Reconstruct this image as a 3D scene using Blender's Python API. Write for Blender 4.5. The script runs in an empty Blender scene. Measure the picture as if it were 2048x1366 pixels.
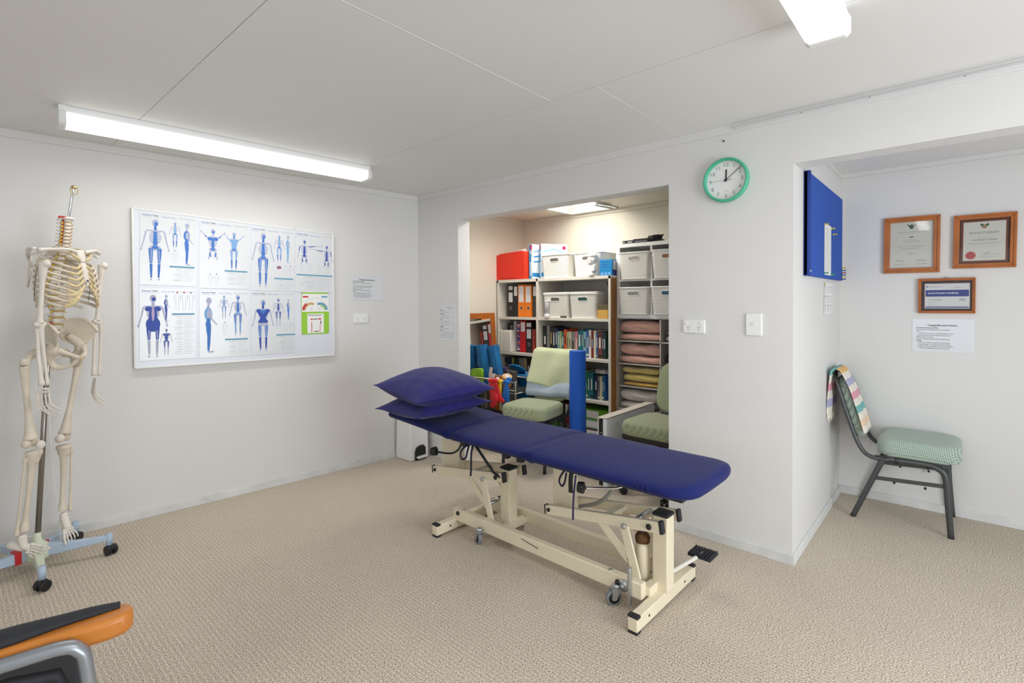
import bpy, math, random
from mathutils import Matrix, Vector
PI = math.pi
S = bpy.context.scene
COL = S.collection

# ------------------------------------------------------------------ camera
cam = bpy.data.cameras.new('camera')
cam.sensor_width = 36.0
cam.lens = 17.826
cam.shift_x = 0.0
cam.shift_y = -0.03003
cam.clip_start = 0.05
co = bpy.data.objects.new('camera', cam)
COL.objects.link(co)
cR = Vector((0.74751785, 0.66422241, -0.00506445))
cU = Vector((-0.00712629, 0.01564345, 0.99985224))
cF = Vector((-0.66420349, 0.74737131, -0.0164272))
m = Matrix.Identity(4)
for i in range(3):
    m[i][0] = cR[i]; m[i][1] = cU[i]; m[i][2] = -cF[i]
m.translation = Vector((3.83044, -2.98495, 1.40165))
co.matrix_world = m
S.camera = co

# ------------------------------------------------------------------ view, world, large lights
S.view_settings.view_transform = 'Standard'
S.view_settings.look = 'None'
S.view_settings.exposure = 0.09
S.view_settings.gamma = 1.0
S.view_settings.use_curve_mapping = False
w = bpy.data.worlds.new('world'); S.world = w; w.use_nodes = True
bg = w.node_tree.nodes['Background']
bg.inputs['Color'].default_value = (0.86, 0.93, 1.0, 1)
bg.inputs['Strength'].default_value = 0.95

def area(name, loc, aim, sx, sy, power, col):
    l = bpy.data.lights.new(name, 'AREA'); l.shape = 'RECTANGLE'
    l.size = sx; l.size_y = sy; l.energy = power; l.color = col
    o = bpy.data.objects.new(name, l); COL.objects.link(o)
    o.location = loc
    d = Vector(aim) - Vector(loc)
    o.rotation_euler = d.to_track_quat('-Z', 'Y').to_euler()
    return o
area('window_daylight', (3.3, -4.93, 1.45), (2.6, 0, 1.2), 2.6, 1.5, 15, (0.93, 0.97, 1.0))
area('glass_door_daylight', (5.93, -1.35, 1.15), (1.4, -1.3, .9), 1.9, 1.9, 68, (0.90, 0.95, 1.0))
area('fluorescent_glow', (0.49, -1.73, 2.285), (0.49, -1.73, 0), 1.5, 0.1, 9, (1.0, 0.98, 0.94)).rotation_euler = (0, 0, PI/2 - 0.072)
area('fluorescent_glow', (3.475, -1.78, 2.285), (3.475, -1.78, 0), 0.1, 1.5, 9, (1.0, 0.98, 0.94)).rotation_euler = (0, 0, 0)
area('skylight_daylight', (1.0, .74, 2.445), (1.0, .70, 0), 0.48, 0.58, 18, (1.0, 0.95, 0.87)).rotation_euler = (0, 0, 0)  # lamp set in the added front stretch of the skylight

# ------------------------------------------------------------------ materials
MATS = {}
def mat(name, col, rough=0.5, metal=0.0, bump=0.0, bscale=60.0, var=0.0, vscale=8.0, emit=None, es=1.0, alpha=None, spec=None, sheen=0.0):
    if name in MATS: return MATS[name]
    mt = bpy.data.materials.new(name); mt.use_nodes = True
    nt = mt.node_tree; b = nt.nodes['Principled BSDF']
    b.inputs['Base Color'].default_value = (*col, 1)
    b.inputs['Roughness'].default_value = rough
    b.inputs['Metallic'].default_value = metal
    if spec is not None: b.inputs['Specular IOR Level'].default_value = spec
    if sheen: b.inputs['Sheen Weight'].default_value = sheen
    if emit: b.inputs['Emission Color'].default_value = (*emit, 1); b.inputs['Emission Strength'].default_value = es
    tc = nt.nodes.new('ShaderNodeTexCoord')
    n = nt.nodes.new('ShaderNodeTexNoise'); n.inputs['Scale'].default_value = vscale; n.inputs['Detail'].default_value = 4
    nt.links.new(tc.outputs['Object'], n.inputs['Vector'])
    if var:
        mx = nt.nodes.new('ShaderNodeMixRGB'); mx.blend_type = 'MULTIPLY'; mx.inputs[0].default_value = 1
        mx.inputs[1].default_value = (*col, 1)
        r = nt.nodes.new('ShaderNodeMapRange'); r.inputs[1].default_value = .3; r.inputs[2].default_value = .7
        r.inputs[3].default_value = 1 - var; r.inputs[4].default_value = 1 + var * .4
        nt.links.new(n.outputs['Fac'], r.inputs[0]); nt.links.new(r.outputs[0], mx.inputs[2])
        nt.links.new(mx.outputs[0], b.inputs['Base Color'])
    if bump:
        n2 = nt.nodes.new('ShaderNodeTexNoise'); n2.inputs['Scale'].default_value = bscale; n2.inputs['Detail'].default_value = 3
        nt.links.new(tc.outputs['Object'], n2.inputs['Vector'])
        bp = nt.nodes.new('ShaderNodeBump'); bp.inputs['Strength'].default_value = bump; bp.inputs['Distance'].default_value = .01
        nt.links.new(n2.outputs['Fac'], bp.inputs['Height']); nt.links.new(bp.outputs[0], b.inputs['Normal'])
    MATS[name] = mt
    return mt
def nodes(mt): return mt.node_tree, mt.node_tree.nodes['Principled BSDF']
def srgb(r, g, b):
    f = lambda c: (c/255)/12.92 if c/255 <= .04045 else (((c/255)+.055)/1.055)**2.4
    return (f(r), f(g), f(b))
def math_node(nt, op, a, b=None):
    n = nt.nodes.new('ShaderNodeMath'); n.operation = op
    for i, v in enumerate((a, b)):
        if v is None: continue
        if isinstance(v, (int, float)): n.inputs[i].default_value = v
        else: nt.links.new(v, n.inputs[i])
    return n.outputs[0]

M_wall = mat('wall_paint', srgb(224, 223, 221), .55, bump=.06, bscale=90, var=.02, vscale=1.2)
M_ceil = mat('ceiling_paint', srgb(232, 231, 229), .6, bump=.08, bscale=25, var=.02, vscale=1)
M_trim = mat('trim_paint', srgb(226, 226, 224), .4, bump=.05, bscale=20, var=.03, vscale=3)
M_scuff = mat('baseboard_paint', srgb(222, 223, 222), .4, var=.12, vscale=9, bump=.1, bscale=30)
M_joint = mat('joint_paint', srgb(235, 233, 228), .6)  # pale colour of the strips along two ceiling joints
M_white = mat('white_plastic', srgb(238, 238, 236), .35, spec=.5)
M_mel = mat('white_melamine', srgb(226, 220, 209), .35, var=.02)
M_melg = mat('grey_melamine', srgb(196, 192, 186), .4, var=.02)
M_alc = mat('alcove_paint', srgb(226, 220, 206), .6, bump=.05, bscale=60)
M_black = mat('black_plastic', srgb(22, 22, 25), .4)
M_rubber = mat('black_rubber', srgb(36, 38, 44), .7)
M_cream = mat('cream_enamel', srgb(240, 229, 202), .35, var=.03, vscale=12, bump=.03, bscale=40)
M_chrome = mat('chrome', (.75, .75, .76), .18, 1.0)
M_steel = mat('zinc_steel', (.55, .57, .58), .38, .9, var=.1, vscale=30)
M_grey = mat('grey_tyre', srgb(128, 134, 140), .6)
M_paper = mat('white_paper', srgb(238, 238, 238), .5)
M_lam = mat('laminated_paper', srgb(224, 227, 231), .18, spec=.6)
M_wood = mat('orange_pine', srgb(178, 100, 36), .35, var=.25, vscale=6)
M_wood2 = mat('orange_oak', srgb(200, 124, 50), .35, var=.22, vscale=5)
M_brown = mat('brown_board', srgb(170, 118, 66), .5, var=.1, vscale=7)

# carpet: loop pile in rows that run along x
M_carpet = mat('loop_pile_carpet', (.3, .25, .2), .95, spec=.1)
nt, b = nodes(M_carpet)
tc = nt.nodes.new('ShaderNodeTexCoord'); sep = nt.nodes.new('ShaderNodeSeparateXYZ'); nt.links.new(tc.outputs['Object'], sep.inputs[0])
wob = nt.nodes.new('ShaderNodeTexNoise'); wob.inputs['Scale'].default_value = 5; nt.links.new(tc.outputs['Object'], wob.inputs['Vector'])
yy = math_node(nt, 'ADD', sep.outputs['Y'], math_node(nt, 'MULTIPLY', wob.outputs['Fac'], .012))
row = math_node(nt, 'SINE', math_node(nt, 'MULTIPLY', yy, 2*PI/.0185))
loopx = math_node(nt, 'SINE', math_node(nt, 'MULTIPLY', sep.outputs['X'], 2*PI/.009))
fine = nt.nodes.new('ShaderNodeTexNoise'); fine.inputs['Scale'].default_value = 290; fine.inputs['Detail'].default_value = 3
mp = nt.nodes.new('ShaderNodeMapping'); mp.inputs['Scale'].default_value = (.55, 1, 1)
nt.links.new(tc.outputs['Object'], mp.inputs['Vector']); nt.links.new(mp.outputs[0], fine.inputs['Vector'])
big = nt.nodes.new('ShaderNodeTexNoise'); big.inputs['Scale'].default_value = 1.1; big.inputs['Detail'].default_value = 3; nt.links.new(tc.outputs['Object'], big.inputs['Vector'])
ridge = math_node(nt, 'POWER', math_node(nt, 'ADD', math_node(nt, 'MULTIPLY', row, .5), .5), 5.0)
brk = nt.nodes.new('ShaderNodeTexNoise'); brk.inputs['Scale'].default_value = 22; brk.inputs['Detail'].default_value = 2; nt.links.new(mp.outputs[0], brk.inputs['Vector'])
ridge = math_node(nt, 'MULTIPLY', ridge, math_node(nt, 'MULTIPLY', brk.outputs['Fac'], 1.6))
v = math_node(nt, 'ADD', math_node(nt, 'MULTIPLY', ridge, .16), math_node(nt, 'ADD', math_node(nt, 'MULTIPLY', fine.outputs['Fac'], 2.3), -.375))
v = math_node(nt, 'ADD', v, math_node(nt, 'MULTIPLY', big.outputs['Fac'], .12))
cr = nt.nodes.new('ShaderNodeValToRGB'); nt.links.new(v, cr.inputs[0])
el = cr.color_ramp.elements
el[0].position = .45; el[0].color = (*srgb(128, 113, 98), 1)
el[1].position = 1.0; el[1].color = (*srgb(240, 230, 216), 1)
e = el.new(.80); e.color = (*srgb(208, 195, 178), 1)
dv = math_node(nt, 'MULTIPLY', v, .87); nt.links.new(dv, cr.inputs[0])
nt.links.new(cr.outputs[0], b.inputs['Base Color'])
bp = nt.nodes.new('ShaderNodeBump'); bp.inputs['Strength'].default_value = .3; bp.inputs['Distance'].default_value = .003
nt.links.new(math_node(nt, 'ADD', ridge, math_node(nt, 'MULTIPLY', fine.outputs['Fac'], 2.0)), bp.inputs['Height'])
nt.links.new(bp.outputs[0], b.inputs['Normal'])

# navy sheet cotton
M_navy = mat('navy_cotton', srgb(22, 32, 96), .85, bump=.12, bscale=14, var=.08, vscale=5, sheen=.08, spec=.25)
M_navy2 = mat('navy_pillow_cotton', srgb(34, 34, 108), .75, bump=.18, bscale=11, var=.1, vscale=6, sheen=.1, spec=.25)

# patterned seat fabric: rows of small darker dots
def dot_fabric(name, base, dark, sc):
    mt = mat(name, base, .85, sheen=.2); nt, b = nodes(mt)
    tc = nt.nodes.new('ShaderNodeTexCoord'); sp = nt.nodes.new('ShaderNodeSeparateXYZ'); nt.links.new(tc.outputs['Object'], sp.inputs[0])
    u = math_node(nt, 'ADD', math_node(nt, 'ADD', sp.outputs['X'], math_node(nt, 'MULTIPLY', sp.outputs['Y'], .6)), sp.outputs['Z'])
    v2 = math_node(nt, 'SUBTRACT', math_node(nt, 'SUBTRACT', sp.outputs['X'], sp.outputs['Y']), math_node(nt, 'MULTIPLY', sp.outputs['Z'], .6))
    p = math_node(nt, 'MULTIPLY', math_node(nt, 'SINE', math_node(nt, 'MULTIPLY', u, sc)), math_node(nt, 'SINE', math_node(nt, 'MULTIPLY', v2, sc)))
    q = math_node(nt, 'GREATER_THAN', p, .42)
    mx = nt.nodes.new('ShaderNodeMixRGB'); mx.inputs[1].default_value = (*base, 1); mx.inputs[2].default_value = (*dark, 1)
    nt.links.new(q, mx.inputs[0]); nt.links.new(mx.outputs[0], b.inputs['Base Color'])
    return mt
M_seat = dot_fabric('green_dotted_fabric', srgb(174, 190, 176), srgb(88, 112, 106), 300)
M_seat2 = dot_fabric('olive_dotted_fabric', srgb(162, 170, 136), srgb(118, 132, 106), 300)

# woven plastic basket: rows of small slots
M_bask = mat('woven_white_plastic', srgb(236, 234, 228), .35); nt, b = nodes(M_bask)
tc = nt.nodes.new('ShaderNodeTexCoord'); sp = nt.nodes.new('ShaderNodeSeparateXYZ'); nt.links.new(tc.outputs['Object'], sp.inputs[0])
u = math_node(nt, 'ADD', sp.outputs['X'], sp.outputs['Y'])
rowi = math_node(nt, 'FLOOR', math_node(nt, 'DIVIDE', sp.outputs['Z'], .0125))
u = math_node(nt, 'ADD', u, math_node(nt, 'MULTIPLY', rowi, .0115))
fu = math_node(nt, 'ABSOLUTE', math_node(nt, 'SUBTRACT', math_node(nt, 'FRACT', math_node(nt, 'DIVIDE', u, .023)), .5))
fz = math_node(nt, 'ABSOLUTE', math_node(nt, 'SUBTRACT', math_node(nt, 'FRACT', math_node(nt, 'DIVIDE', sp.outputs['Z'], .0125)), .5))
hole = math_node(nt, 'MULTIPLY', math_node(nt, 'LESS_THAN', fu, .22), math_node(nt, 'LESS_THAN', fz, .2))
band = math_node(nt, 'MULTIPLY', math_node(nt, 'GREATER_THAN', sp.outputs['Z'], .012), math_node(nt, 'LESS_THAN', sp.outputs['Z'], .225))
hole = math_node(nt, 'MULTIPLY', hole, band)
mx = nt.nodes.new('ShaderNodeMixRGB'); mx.inputs[1].default_value = (*srgb(236, 234, 228), 1); mx.inputs[2].default_value = (*srgb(120, 116, 108), 1)
nt.links.new(hole, mx.inputs[0]); nt.links.new(mx.outputs[0], b.inputs['Base Color'])
bp = nt.nodes.new('ShaderNodeBump'); bp.inputs['Strength'].default_value = .5; bp.inputs['Distance'].default_value = .003; bp.invert = True
nt.links.new(hole, bp.inputs['Height']); nt.links.new(bp.outputs[0], b.inputs['Normal'])

# ------------------------------------------------------------------ mesh helper
class M:
    def __init__(self): self.v = []; self.f = []; self.mi = []; self.sm = []
    def add(self, vs, fs, mi=0, sm=False, T=None):
        o = len(self.v)
        for p in vs:
            p = Vector(p)
            self.v.append(tuple(T @ p) if T is not None else tuple(p))
        for f in fs: self.f.append(tuple(i+o for i in f)); self.mi.append(mi); self.sm.append(sm)
        return self
    def box(self, x0, x1, y0, y1, z0, z1, mi=0, T=None, tx=0, ty=0):
        # tx, ty: how much the top is inset (negative = wider)
        vs = [(x0, y0, z0), (x1, y0, z0), (x1, y1, z0), (x0, y1, z0),
              (x0+tx, y0+ty, z1), (x1-tx, y0+ty, z1), (x1-tx, y1-ty, z1), (x0+tx, y1-ty, z1)]
        return self.add(vs, [(0, 3, 2, 1), (4, 5, 6, 7), (0, 1, 5, 4), (1, 2, 6, 5), (2, 3, 7, 6), (3, 0, 4, 7)], mi, False, T)
    def bar(self, a, b, w, h, mi=0, up=(0, 0, 1)):
        a = Vector(a); b = Vector(b); d = (b-a).normalized(); up = Vector(up)
        s = d.cross(up); s = s.normalized() if s.length > 1e-4 else Vector((1, 0, 0)); u = s.cross(d)
        vs = [p + s*i*w/2 + u*j*h/2 for p in (a, b) for i, j in ((-1, -1), (1, -1), (1, 1), (-1, 1))]
        return self.add(vs, [(3, 2, 1, 0), (4, 5, 6, 7), (0, 1, 5, 4), (1, 2, 6, 5), (2, 3, 7, 6), (3, 0, 4, 7)], mi)
    def tube(self, pts, r, n=8, mi=0, smooth=0, cap=True, flat=1.0, up=(0, 0, 1), sm=True):
        pts = [Vector(p) for p in pts]
        rs = list(r) if isinstance(r, (list, tuple)) else [r]*len(pts)
        if smooth and len(pts) > 2:
            P, Q = [], []
            k = len(pts)
            for i in range(k-1):
                p0, p1, p2, p3 = pts[max(i-1, 0)], pts[i], pts[i+1], pts[min(i+2, k-1)]
                for j in range(smooth):
                    t = j/smooth
                    P.append(.5*((2*p1)+(p2-p0)*t+(2*p0-5*p1+4*p2-p3)*t*t+(3*p1-p0-3*p2+p3)*t**3))
                    tt = t*t*(3-2*t); Q.append(rs[i]*(1-tt)+rs[i+1]*tt)
            P.append(pts[-1]); Q.append(rs[-1]); pts, rs = P, Q
        vs = []; prev = None
        for i, p in enumerate(pts):
            d = (pts[min(i+1, len(pts)-1)] - pts[max(i-1, 0)])
            d = d.normalized() if d.length > 1e-9 else Vector((0, 0, 1))
            if prev is None:
                u = Vector(up); s = d.cross(u)
                if s.length < 1e-3: s = d.cross(Vector((0, 1, 0)))
                s.normalize()
            else:
                s = prev - d*prev.dot(d); s.normalize()
            prev = s; u = s.cross(d)
            for j in range(n):
                a = 2*PI*(j+.5)/n
                vs.append(p + (s*math.cos(a) + u*math.sin(a)*flat)*rs[i])
        fs = [(i*n+j, i*n+(j+1) % n, (i+1)*n+(j+1) % n, (i+1)*n+j) for i in range(len(pts)-1) for j in range(n)]
        if cap: fs += [tuple(range(n-1, -1, -1)), tuple((len(pts)-1)*n+j for j in range(n))]
        return self.add(vs, fs, mi, sm)
    def lathe(self, prof, n=16, mi=0, T=None, sm=True, sx=1, sy=1):
        vs = [(r*math.cos(2*PI*j/n)*sx, r*math.sin(2*PI*j/n)*sy, z) for r, z in prof for j in range(n)]
        fs = [(i*n+j, i*n+(j+1) % n, (i+1)*n+(j+1) % n, (i+1)*n+j) for i in range(len(prof)-1) for j in range(n)]
        fs += [tuple(range(n-1, -1, -1)), tuple((len(prof)-1)*n+j for j in range(n))]
        return self.add(vs, fs, mi, sm, T)
    def ball(self, c, r, mi=0, n=10, T=None):
        r = r if isinstance(r, (tuple, list)) else (r, r, r)
        vs = []; k = max(n//2, 4)
        for i in range(k+1):
            a = PI*i/k
            for j in range(n):
                b_ = 2*PI*j/n; q = max(math.sin(a), .02)
                p = Vector((c[0]+r[0]*q*math.cos(b_), c[1]+r[1]*q*math.sin(b_), c[2]-r[2]*math.cos(a)))
                vs.append(p)
        fs = [(i*n+j, i*n+(j+1) % n, (i+1)*n+(j+1) % n, (i+1)*n+j) for i in range(k) for j in range(n)]
        return self.add(vs, fs, mi, True, T)
    def prism(self, poly, y0, y1, mi=0, T=None, axis='y'):
        n = len(poly)
        if axis == 'y': vs = [(p[0], y0, p[1]) for p in poly] + [(p[0], y1, p[1]) for p in poly]
        elif axis == 'x': vs = [(y0, p[0], p[1]) for p in poly] + [(y1, p[0], p[1]) for p in poly]
        else: vs = [(p[0], p[1], y0) for p in poly] + [(p[0], p[1], y1) for p in poly]
        fs = [tuple(range(n)), tuple(range(2*n-1, n-1, -1))] + [(i, i+n, (i+1) % n+n, (i+1) % n) for i in range(n)]
        return self.add(vs, fs, mi, False, T)
    def surf(self, fn, nu, nv, mi=0, closed=False, sm=True):
        vs = [fn(i/nu, j/nv) for i in range(nu+1) for j in range(nv+1)]
        k = nv+1
        return self.add(vs, [(i*k+j, (i+1)*k+j, (i+1)*k+j+1, i*k+j+1) for i in range(nu) for j in range(nv)], mi, sm)
    def build(self, name, mats, parent=None, bevel=0, seg=2, solid=0, sub=0, T=None):
        me = bpy.data.meshes.new(name); me.from_pydata(self.v, [], self.f)
        mats = mats if isinstance(mats, (list, tuple)) else [mats]
        for x in mats: me.materials.append(x)
        me.polygons.foreach_set('material_index', self.mi); me.polygons.foreach_set('use_smooth', self.sm)
        me.validate(); me.update()
        import bmesh
        if not getattr(self, 'flatprint', False):
            bm = bmesh.new(); bm.from_mesh(me); bmesh.ops.recalc_face_normals(bm, faces=bm.faces); bm.to_mesh(me); bm.free()
        o = bpy.data.objects.new(name, me); COL.objects.link(o)
        if T is not None: o.matrix_local = T
        if parent: o.parent = parent
        if solid:
            md = o.modifiers.new('t', 'SOLIDIFY'); md.thickness = solid; md.offset = 0
        if bevel:
            md = o.modifiers.new('b', 'BEVEL'); md.width = bevel; md.segments = seg; md.limit_method = 'ANGLE'; md.angle_limit = .6
            for p in me.polygons: p.use_smooth = True
            try: me.set_sharp_from_angle(angle=.7)
            except Exception: pass
        if sub:
            md = o.modifiers.new('s', 'SUBSURF'); md.levels = sub; md.render_levels = sub
        return o
def tag(o, label=None, cat=None, group=None, kind=None):
    if label: o['label'] = label
    if cat: o['category'] = cat
    if group: o['group'] = group
    if kind: o['kind'] = kind
    return o
def thing(name, label, cat, T=(0, 0, 0), rz=0, group=None):
    o = bpy.data.objects.new(name, None); COL.objects.link(o); o.empty_display_size = .1
    if isinstance(T, Matrix): o.matrix_world = T
    else: o.location = T; o.rotation_euler = (0, 0, rz)
    return tag(o, label, cat, group)
def copy_tree(o, parent=None):
    c = o.copy(); COL.objects.link(c)
    if parent is not None: c.parent = parent
    for ch in list(o.children): copy_tree(ch, c)
    return c
def box_obj(name, x0, x1, y0, y1, z0, z1, mt, parent=None, bevel=0, **k):
    return M().box(x0, x1, y0, y1, z0, z1, **k).build(name, mt, parent, bevel)
def frame(origin, X, Y):
    X = Vector(X).normalized(); Y = Vector(Y).normalized(); Z = X.cross(Y)
    m = Matrix.Identity(4)
    for i in range(3): m[i][0] = X[i]; m[i][1] = Y[i]; m[i][2] = Z[i]
    m.translation = Vector(origin); return m
SK = 0.08269
sS, cS = math.sin(SK), math.cos(SK)
def on_left(t, z, n=0.0): return Vector((-sS*t + cS*n, -cS*t - sS*n, z))
def F_left(t, z, n=0.0): return frame(on_left(t, z, n), (sS, cS, 0), (0, 0, 1))
def F_back(x, z, n=0.0, y=0.0): return frame((x, y-n, z), (1, 0, 0), (0, 0, 1))
def F_side(y, z, n=0.0): return frame((3.1621+n, y, z), (0, 1, 0), (0, 0, 1))

# flat print: polygons and lettering on a local z=0 plane
class Print(M):
    flatprint = True
    def __init__(self, z0=.0006): super().__init__(); self.z = z0; self.mats = []
    def mid(self, mt):
        if mt not in self.mats: self.mats.append(mt)
        return self.mats.index(mt)
    def poly(self, pts, mt):
        self.z += .000004
        a = sum(pts[i][0]*pts[(i+1) % len(pts)][1]-pts[(i+1) % len(pts)][0]*pts[i][1] for i in range(len(pts)))
        if a < 0: pts = pts[::-1]
        self.add([(x, y, self.z) for x, y in pts], [tuple(range(len(pts)))], self.mid(mt)); return self
    def rect(self, x0, y0, x1, y1, mt): return self.poly([(x0, y0), (x1, y0), (x1, y1), (x0, y1)], mt)
    def cap(self, a, b, wa, wb, mt):
        dx, dy = b[0]-a[0], b[1]-a[1]; l = math.hypot(dx, dy) or 1; nx, ny = -dy/l, dx/l
        mx, my = (a[0]+b[0])/2, (a[1]+b[1])/2; wm = (wa+wb)*.55
        return self.poly([(a[0]+nx*wa/2, a[1]+ny*wa/2), (mx+nx*wm/2, my+ny*wm/2), (b[0]+nx*wb/2, b[1]+ny*wb/2),
                          (b[0]-nx*wb/2, b[1]-ny*wb/2), (mx-nx*wm/2, my-ny*wm/2), (a[0]-nx*wa/2, a[1]-ny*wa/2)], mt)
    def ell(self, c, rx, ry, mt, n=14, a0=0):
        return self.poly([(c[0]+rx*math.cos(2*PI*i/n+a0), c[1]+ry*math.sin(2*PI*i/n+a0)) for i in range(n)], mt)
    def ring(self, c, r0, r1, mt, a0=0, a1=2*PI, n=24):
        for i in range(n):
            p, q = a0+(a1-a0)*i/n, a0+(a1-a0)*(i+1)/n
            self.z -= .000004
            self.poly([(c[0]+r0*math.cos(p), c[1]+r0*math.sin(p)), (c[0]+r1*math.cos(p), c[1]+r1*math.sin(p)),
                       (c[0]+r1*math.cos(q), c[1]+r1*math.sin(q)), (c[0]+r0*math.cos(q), c[1]+r0*math.sin(q))], mt)
        self.z += .000004
    def text(self, s, x, y, size, mt, align='LEFT', bold=0, shear=0, sx=1.0):
        cu = bpy.data.curves.new('t', 'FONT'); cu.body = s; cu.size = size; cu.align_x = align; cu.shear = shear
        cu.resolution_u = 2
        if bold: cu.offset = size*bold
        o = bpy.data.objects.new('t', cu); COL.objects.link(o)
        dg = bpy.context.evaluated_depsgraph_get(); me = bpy.data.meshes.new_from_object(o.evaluated_get(dg))
        self.z += .00002; mi = self.mid(mt)
        self.add([(x+v.co.x*sx, y+v.co.y, self.z) for v in me.vertices], [tuple(p.vertices) for p in me.polygons], mi)
        bpy.data.objects.remove(o); bpy.data.curves.remove(cu); bpy.data.meshes.remove(me)
        return self
    def lines(self, x0, x1, y, n, dy, mt, h=.0012, rnd=None):
        for i in range(n):
            xe = x1 if rnd is None else x1-(x1-x0)*rnd.random()*.35
            self.rect(x0, y-i*dy-h, xe, y-i*dy, mt)
    def done(self, parent, name='print'):
        return self.build(name, self.mats, parent)
I_blk = mat('ink_black', srgb(40, 40, 42), .6)
I_gry = mat('ink_grey', srgb(150, 152, 156), .6)
I_lgt = mat('ink_pale_grey', srgb(196, 198, 204), .6)
I_blu = mat('ink_blue', srgb(60, 118, 200), .5)
I_blud = mat('ink_deep_blue', srgb(44, 74, 168), .5)
I_blul = mat('ink_light_blue', srgb(120, 172, 222), .5)
I_bone = mat('ink_bone_grey', srgb(176, 182, 208), .6)
I_lil = mat('ink_lilac', srgb(190, 170, 205), .6)
I_bar = mat('ink_teal_bar', srgb(104, 160, 190), .6)
I_red = mat('ink_red', srgb(205, 40, 44), .6)
I_navy = mat('ink_navy', srgb(46, 66, 150), .5)
I_grn = mat('ink_lime', srgb(150, 205, 50), .5)
I_wht = mat('ink_white', srgb(240, 240, 240), .5)
I_tan = mat('ink_tan', srgb(205, 170, 110), .6)

# ------------------------------------------------------------------ room shell
XP, YN, HD, TH = 3.1621, 1.3745, 2.124, 0.136     # nook side wall, nook far wall, header height, header thickness
XA, XB, HA = 0.556, 2.4736, 2.121                 # alcove opening
CH = 2.4
def struct(o): return tag(o, kind='structure')
struct(M().prism([(-.62, -5.05), (6.1, -5.05), (6.1, 1.6), (-.62, 1.6)], -.05, 0, axis='z').build('floor', M_carpet))
# ceiling of painted sheets: the sheets are parts, with recessed joints
ceil = struct(M().prism([(-.62, -5.05), (6.1, -5.05), (6.1, .0), (-.62, .0)], CH+.012, CH+.06, axis='z').build('ceiling', M_ceil))
g = .0012
xs = [-.62, 1.06, 2.29, 2.553, 3.75, 6.1]
# sheets laid out as the joints in the photograph show them
cells = [(-.62, 2.29, -5.05, -2.258), (-.62, 2.29, -2.258, -.955), (-.62, 2.553, -.955, 0), (2.29, 6.1, -5.05, -.955), (2.553, 6.1, -.955, 0)]
for i, (x0, x1, y0, y1) in enumerate(cells):
    M().box(x0+g, x1-g, y0+g, y1-g, CH, CH+.0125).build('ceiling_panel', M_ceil, ceil)
M().box(2.2915, 2.2945, -2.25, -.95, CH-.0012, CH+.003).build('joint_strip', M_joint, ceil)
M().box(2.5515, 2.5545, -.95, -.03, CH-.0008, CH+.003).build('joint_strip', M_joint, ceil)
# left wall
L0, L1 = on_left(-.012, 0), on_left(5.1, 0)
struct(M().prism([(L0.x, L0.y), (L1.x, L1.y), (L1.x-.12, L1.y), (L0.x-.12, L0.y)], 0, CH+.02, axis='z').build('wall_left', M_wall))
# back wall in pieces around its two openings: one mesh
mb = M()
mb.box(-.12, XA, 0, TH, 0, CH+.02).box(XA, XB, 0, TH, HA, CH+.02).box(XB, XP, 0, TH, 0, CH+.02).box(XP, 6.1, 0, TH, HD, CH+.02)
struct(mb.build('wall_back', M_wall))
struct(M().box(3.06, XP, TH, YN, 0, CH+.02).build('wall_nook_side', M_wall))
struct(M().box(3.06, 6.1, YN, YN+.1, 0, CH+.02).build('wall_nook_back', M_wall))
struct(M().box(XP, 6.1, TH, YN, 2.315, 2.35).build('ceiling_nook', M_ceil))
# alcove
struct(M().box(-.1, .012, TH, 1.6, 0, 2.42).build('wall_alcove_left', M_alc))
struct(M().box(-.1, 3.06, 1.525, 1.6, 0, 2.42).build('wall_alcove_back', M_alc))
ma = M()   # alcove ceiling with the skylight opening
sx0, sx1, sy0, sy1 = .72, 1.29, .42, 1.46  # front stretch of the opening is added, to light the alcove
ma.box(0, sx0, TH, 1.525, 2.34, 2.38).box(sx1, 3.06, TH, 1.525, 2.34, 2.38).box(sx0, sx1, TH, sy0, 2.34, 2.38).box(sx0, sx1, sy1, 1.525, 2.34, 2.38)
struct(ma.build('ceiling_alcove', M_alc))
# skylight
M_sky = mat('skylight_diffuser', (1, 1, 1), .4, emit=(1, .97, .9), es=1.0)
sk = struct(M().box(sx0, sx0+.02, sy0, sy1, 2.325, 2.46).box(sx1-.02, sx1, sy0, sy1, 2.325, 2.46).box(sx0, sx1, sy0, sy0+.02, 2.325, 2.46).box(sx0, sx1, sy1-.02, sy1, 2.325, 2.46).build('window_1', M_trim))
M().box(sx0+.02, sx1-.02, sy0+.02, sy1-.02, 2.45, 2.46).build('pane', M_sky, sk)
M().box(sx0+.02, sx1-.02, .93, .945, 2.40, 2.45).build('glazing_bar', M_trim, sk)
# rear and right walls with window and glass door (behind the camera)
mr = M().box(-.7, 2.0, -5.15, -5.05, 0, 2.42).box(4.6, 6.2, -5.15, -5.05, 0, 2.42).box(2.0, 4.6, -5.15, -5.05, 0, .7).box(2.0, 4.6, -5.15, -5.05, 2.2, 2.42)
struct(mr.build('wall_rear', M_wall))
mr = M().box(6.1, 6.2, -5.15, -2.35, 0, 2.42).box(6.1, 6.2, -.35, 1.5, 0, 2.42).box(6.1, 6.2, -2.35, -.35, 2.12, 2.42)
struct(mr.build('wall_right', M_wall))
M_alu = mat('white_aluminium', srgb(225, 226, 228), .4)
wn = M()
for x in (2.0, 3.28, 4.56): wn.box(x, x+.04, -5.12, -5.07, .7, 2.2)
wn.box(2.0, 4.6, -5.12, -5.07, .7, .74).box(2.0, 4.6, -5.12, -5.07, 2.16, 2.2)
struct(wn.build('window_2', M_alu))
dn = M()
for y in (-2.35, -1.37, -.39): dn.box(6.12, 6.17, y, y+.04, 0, 2.12)
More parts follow.
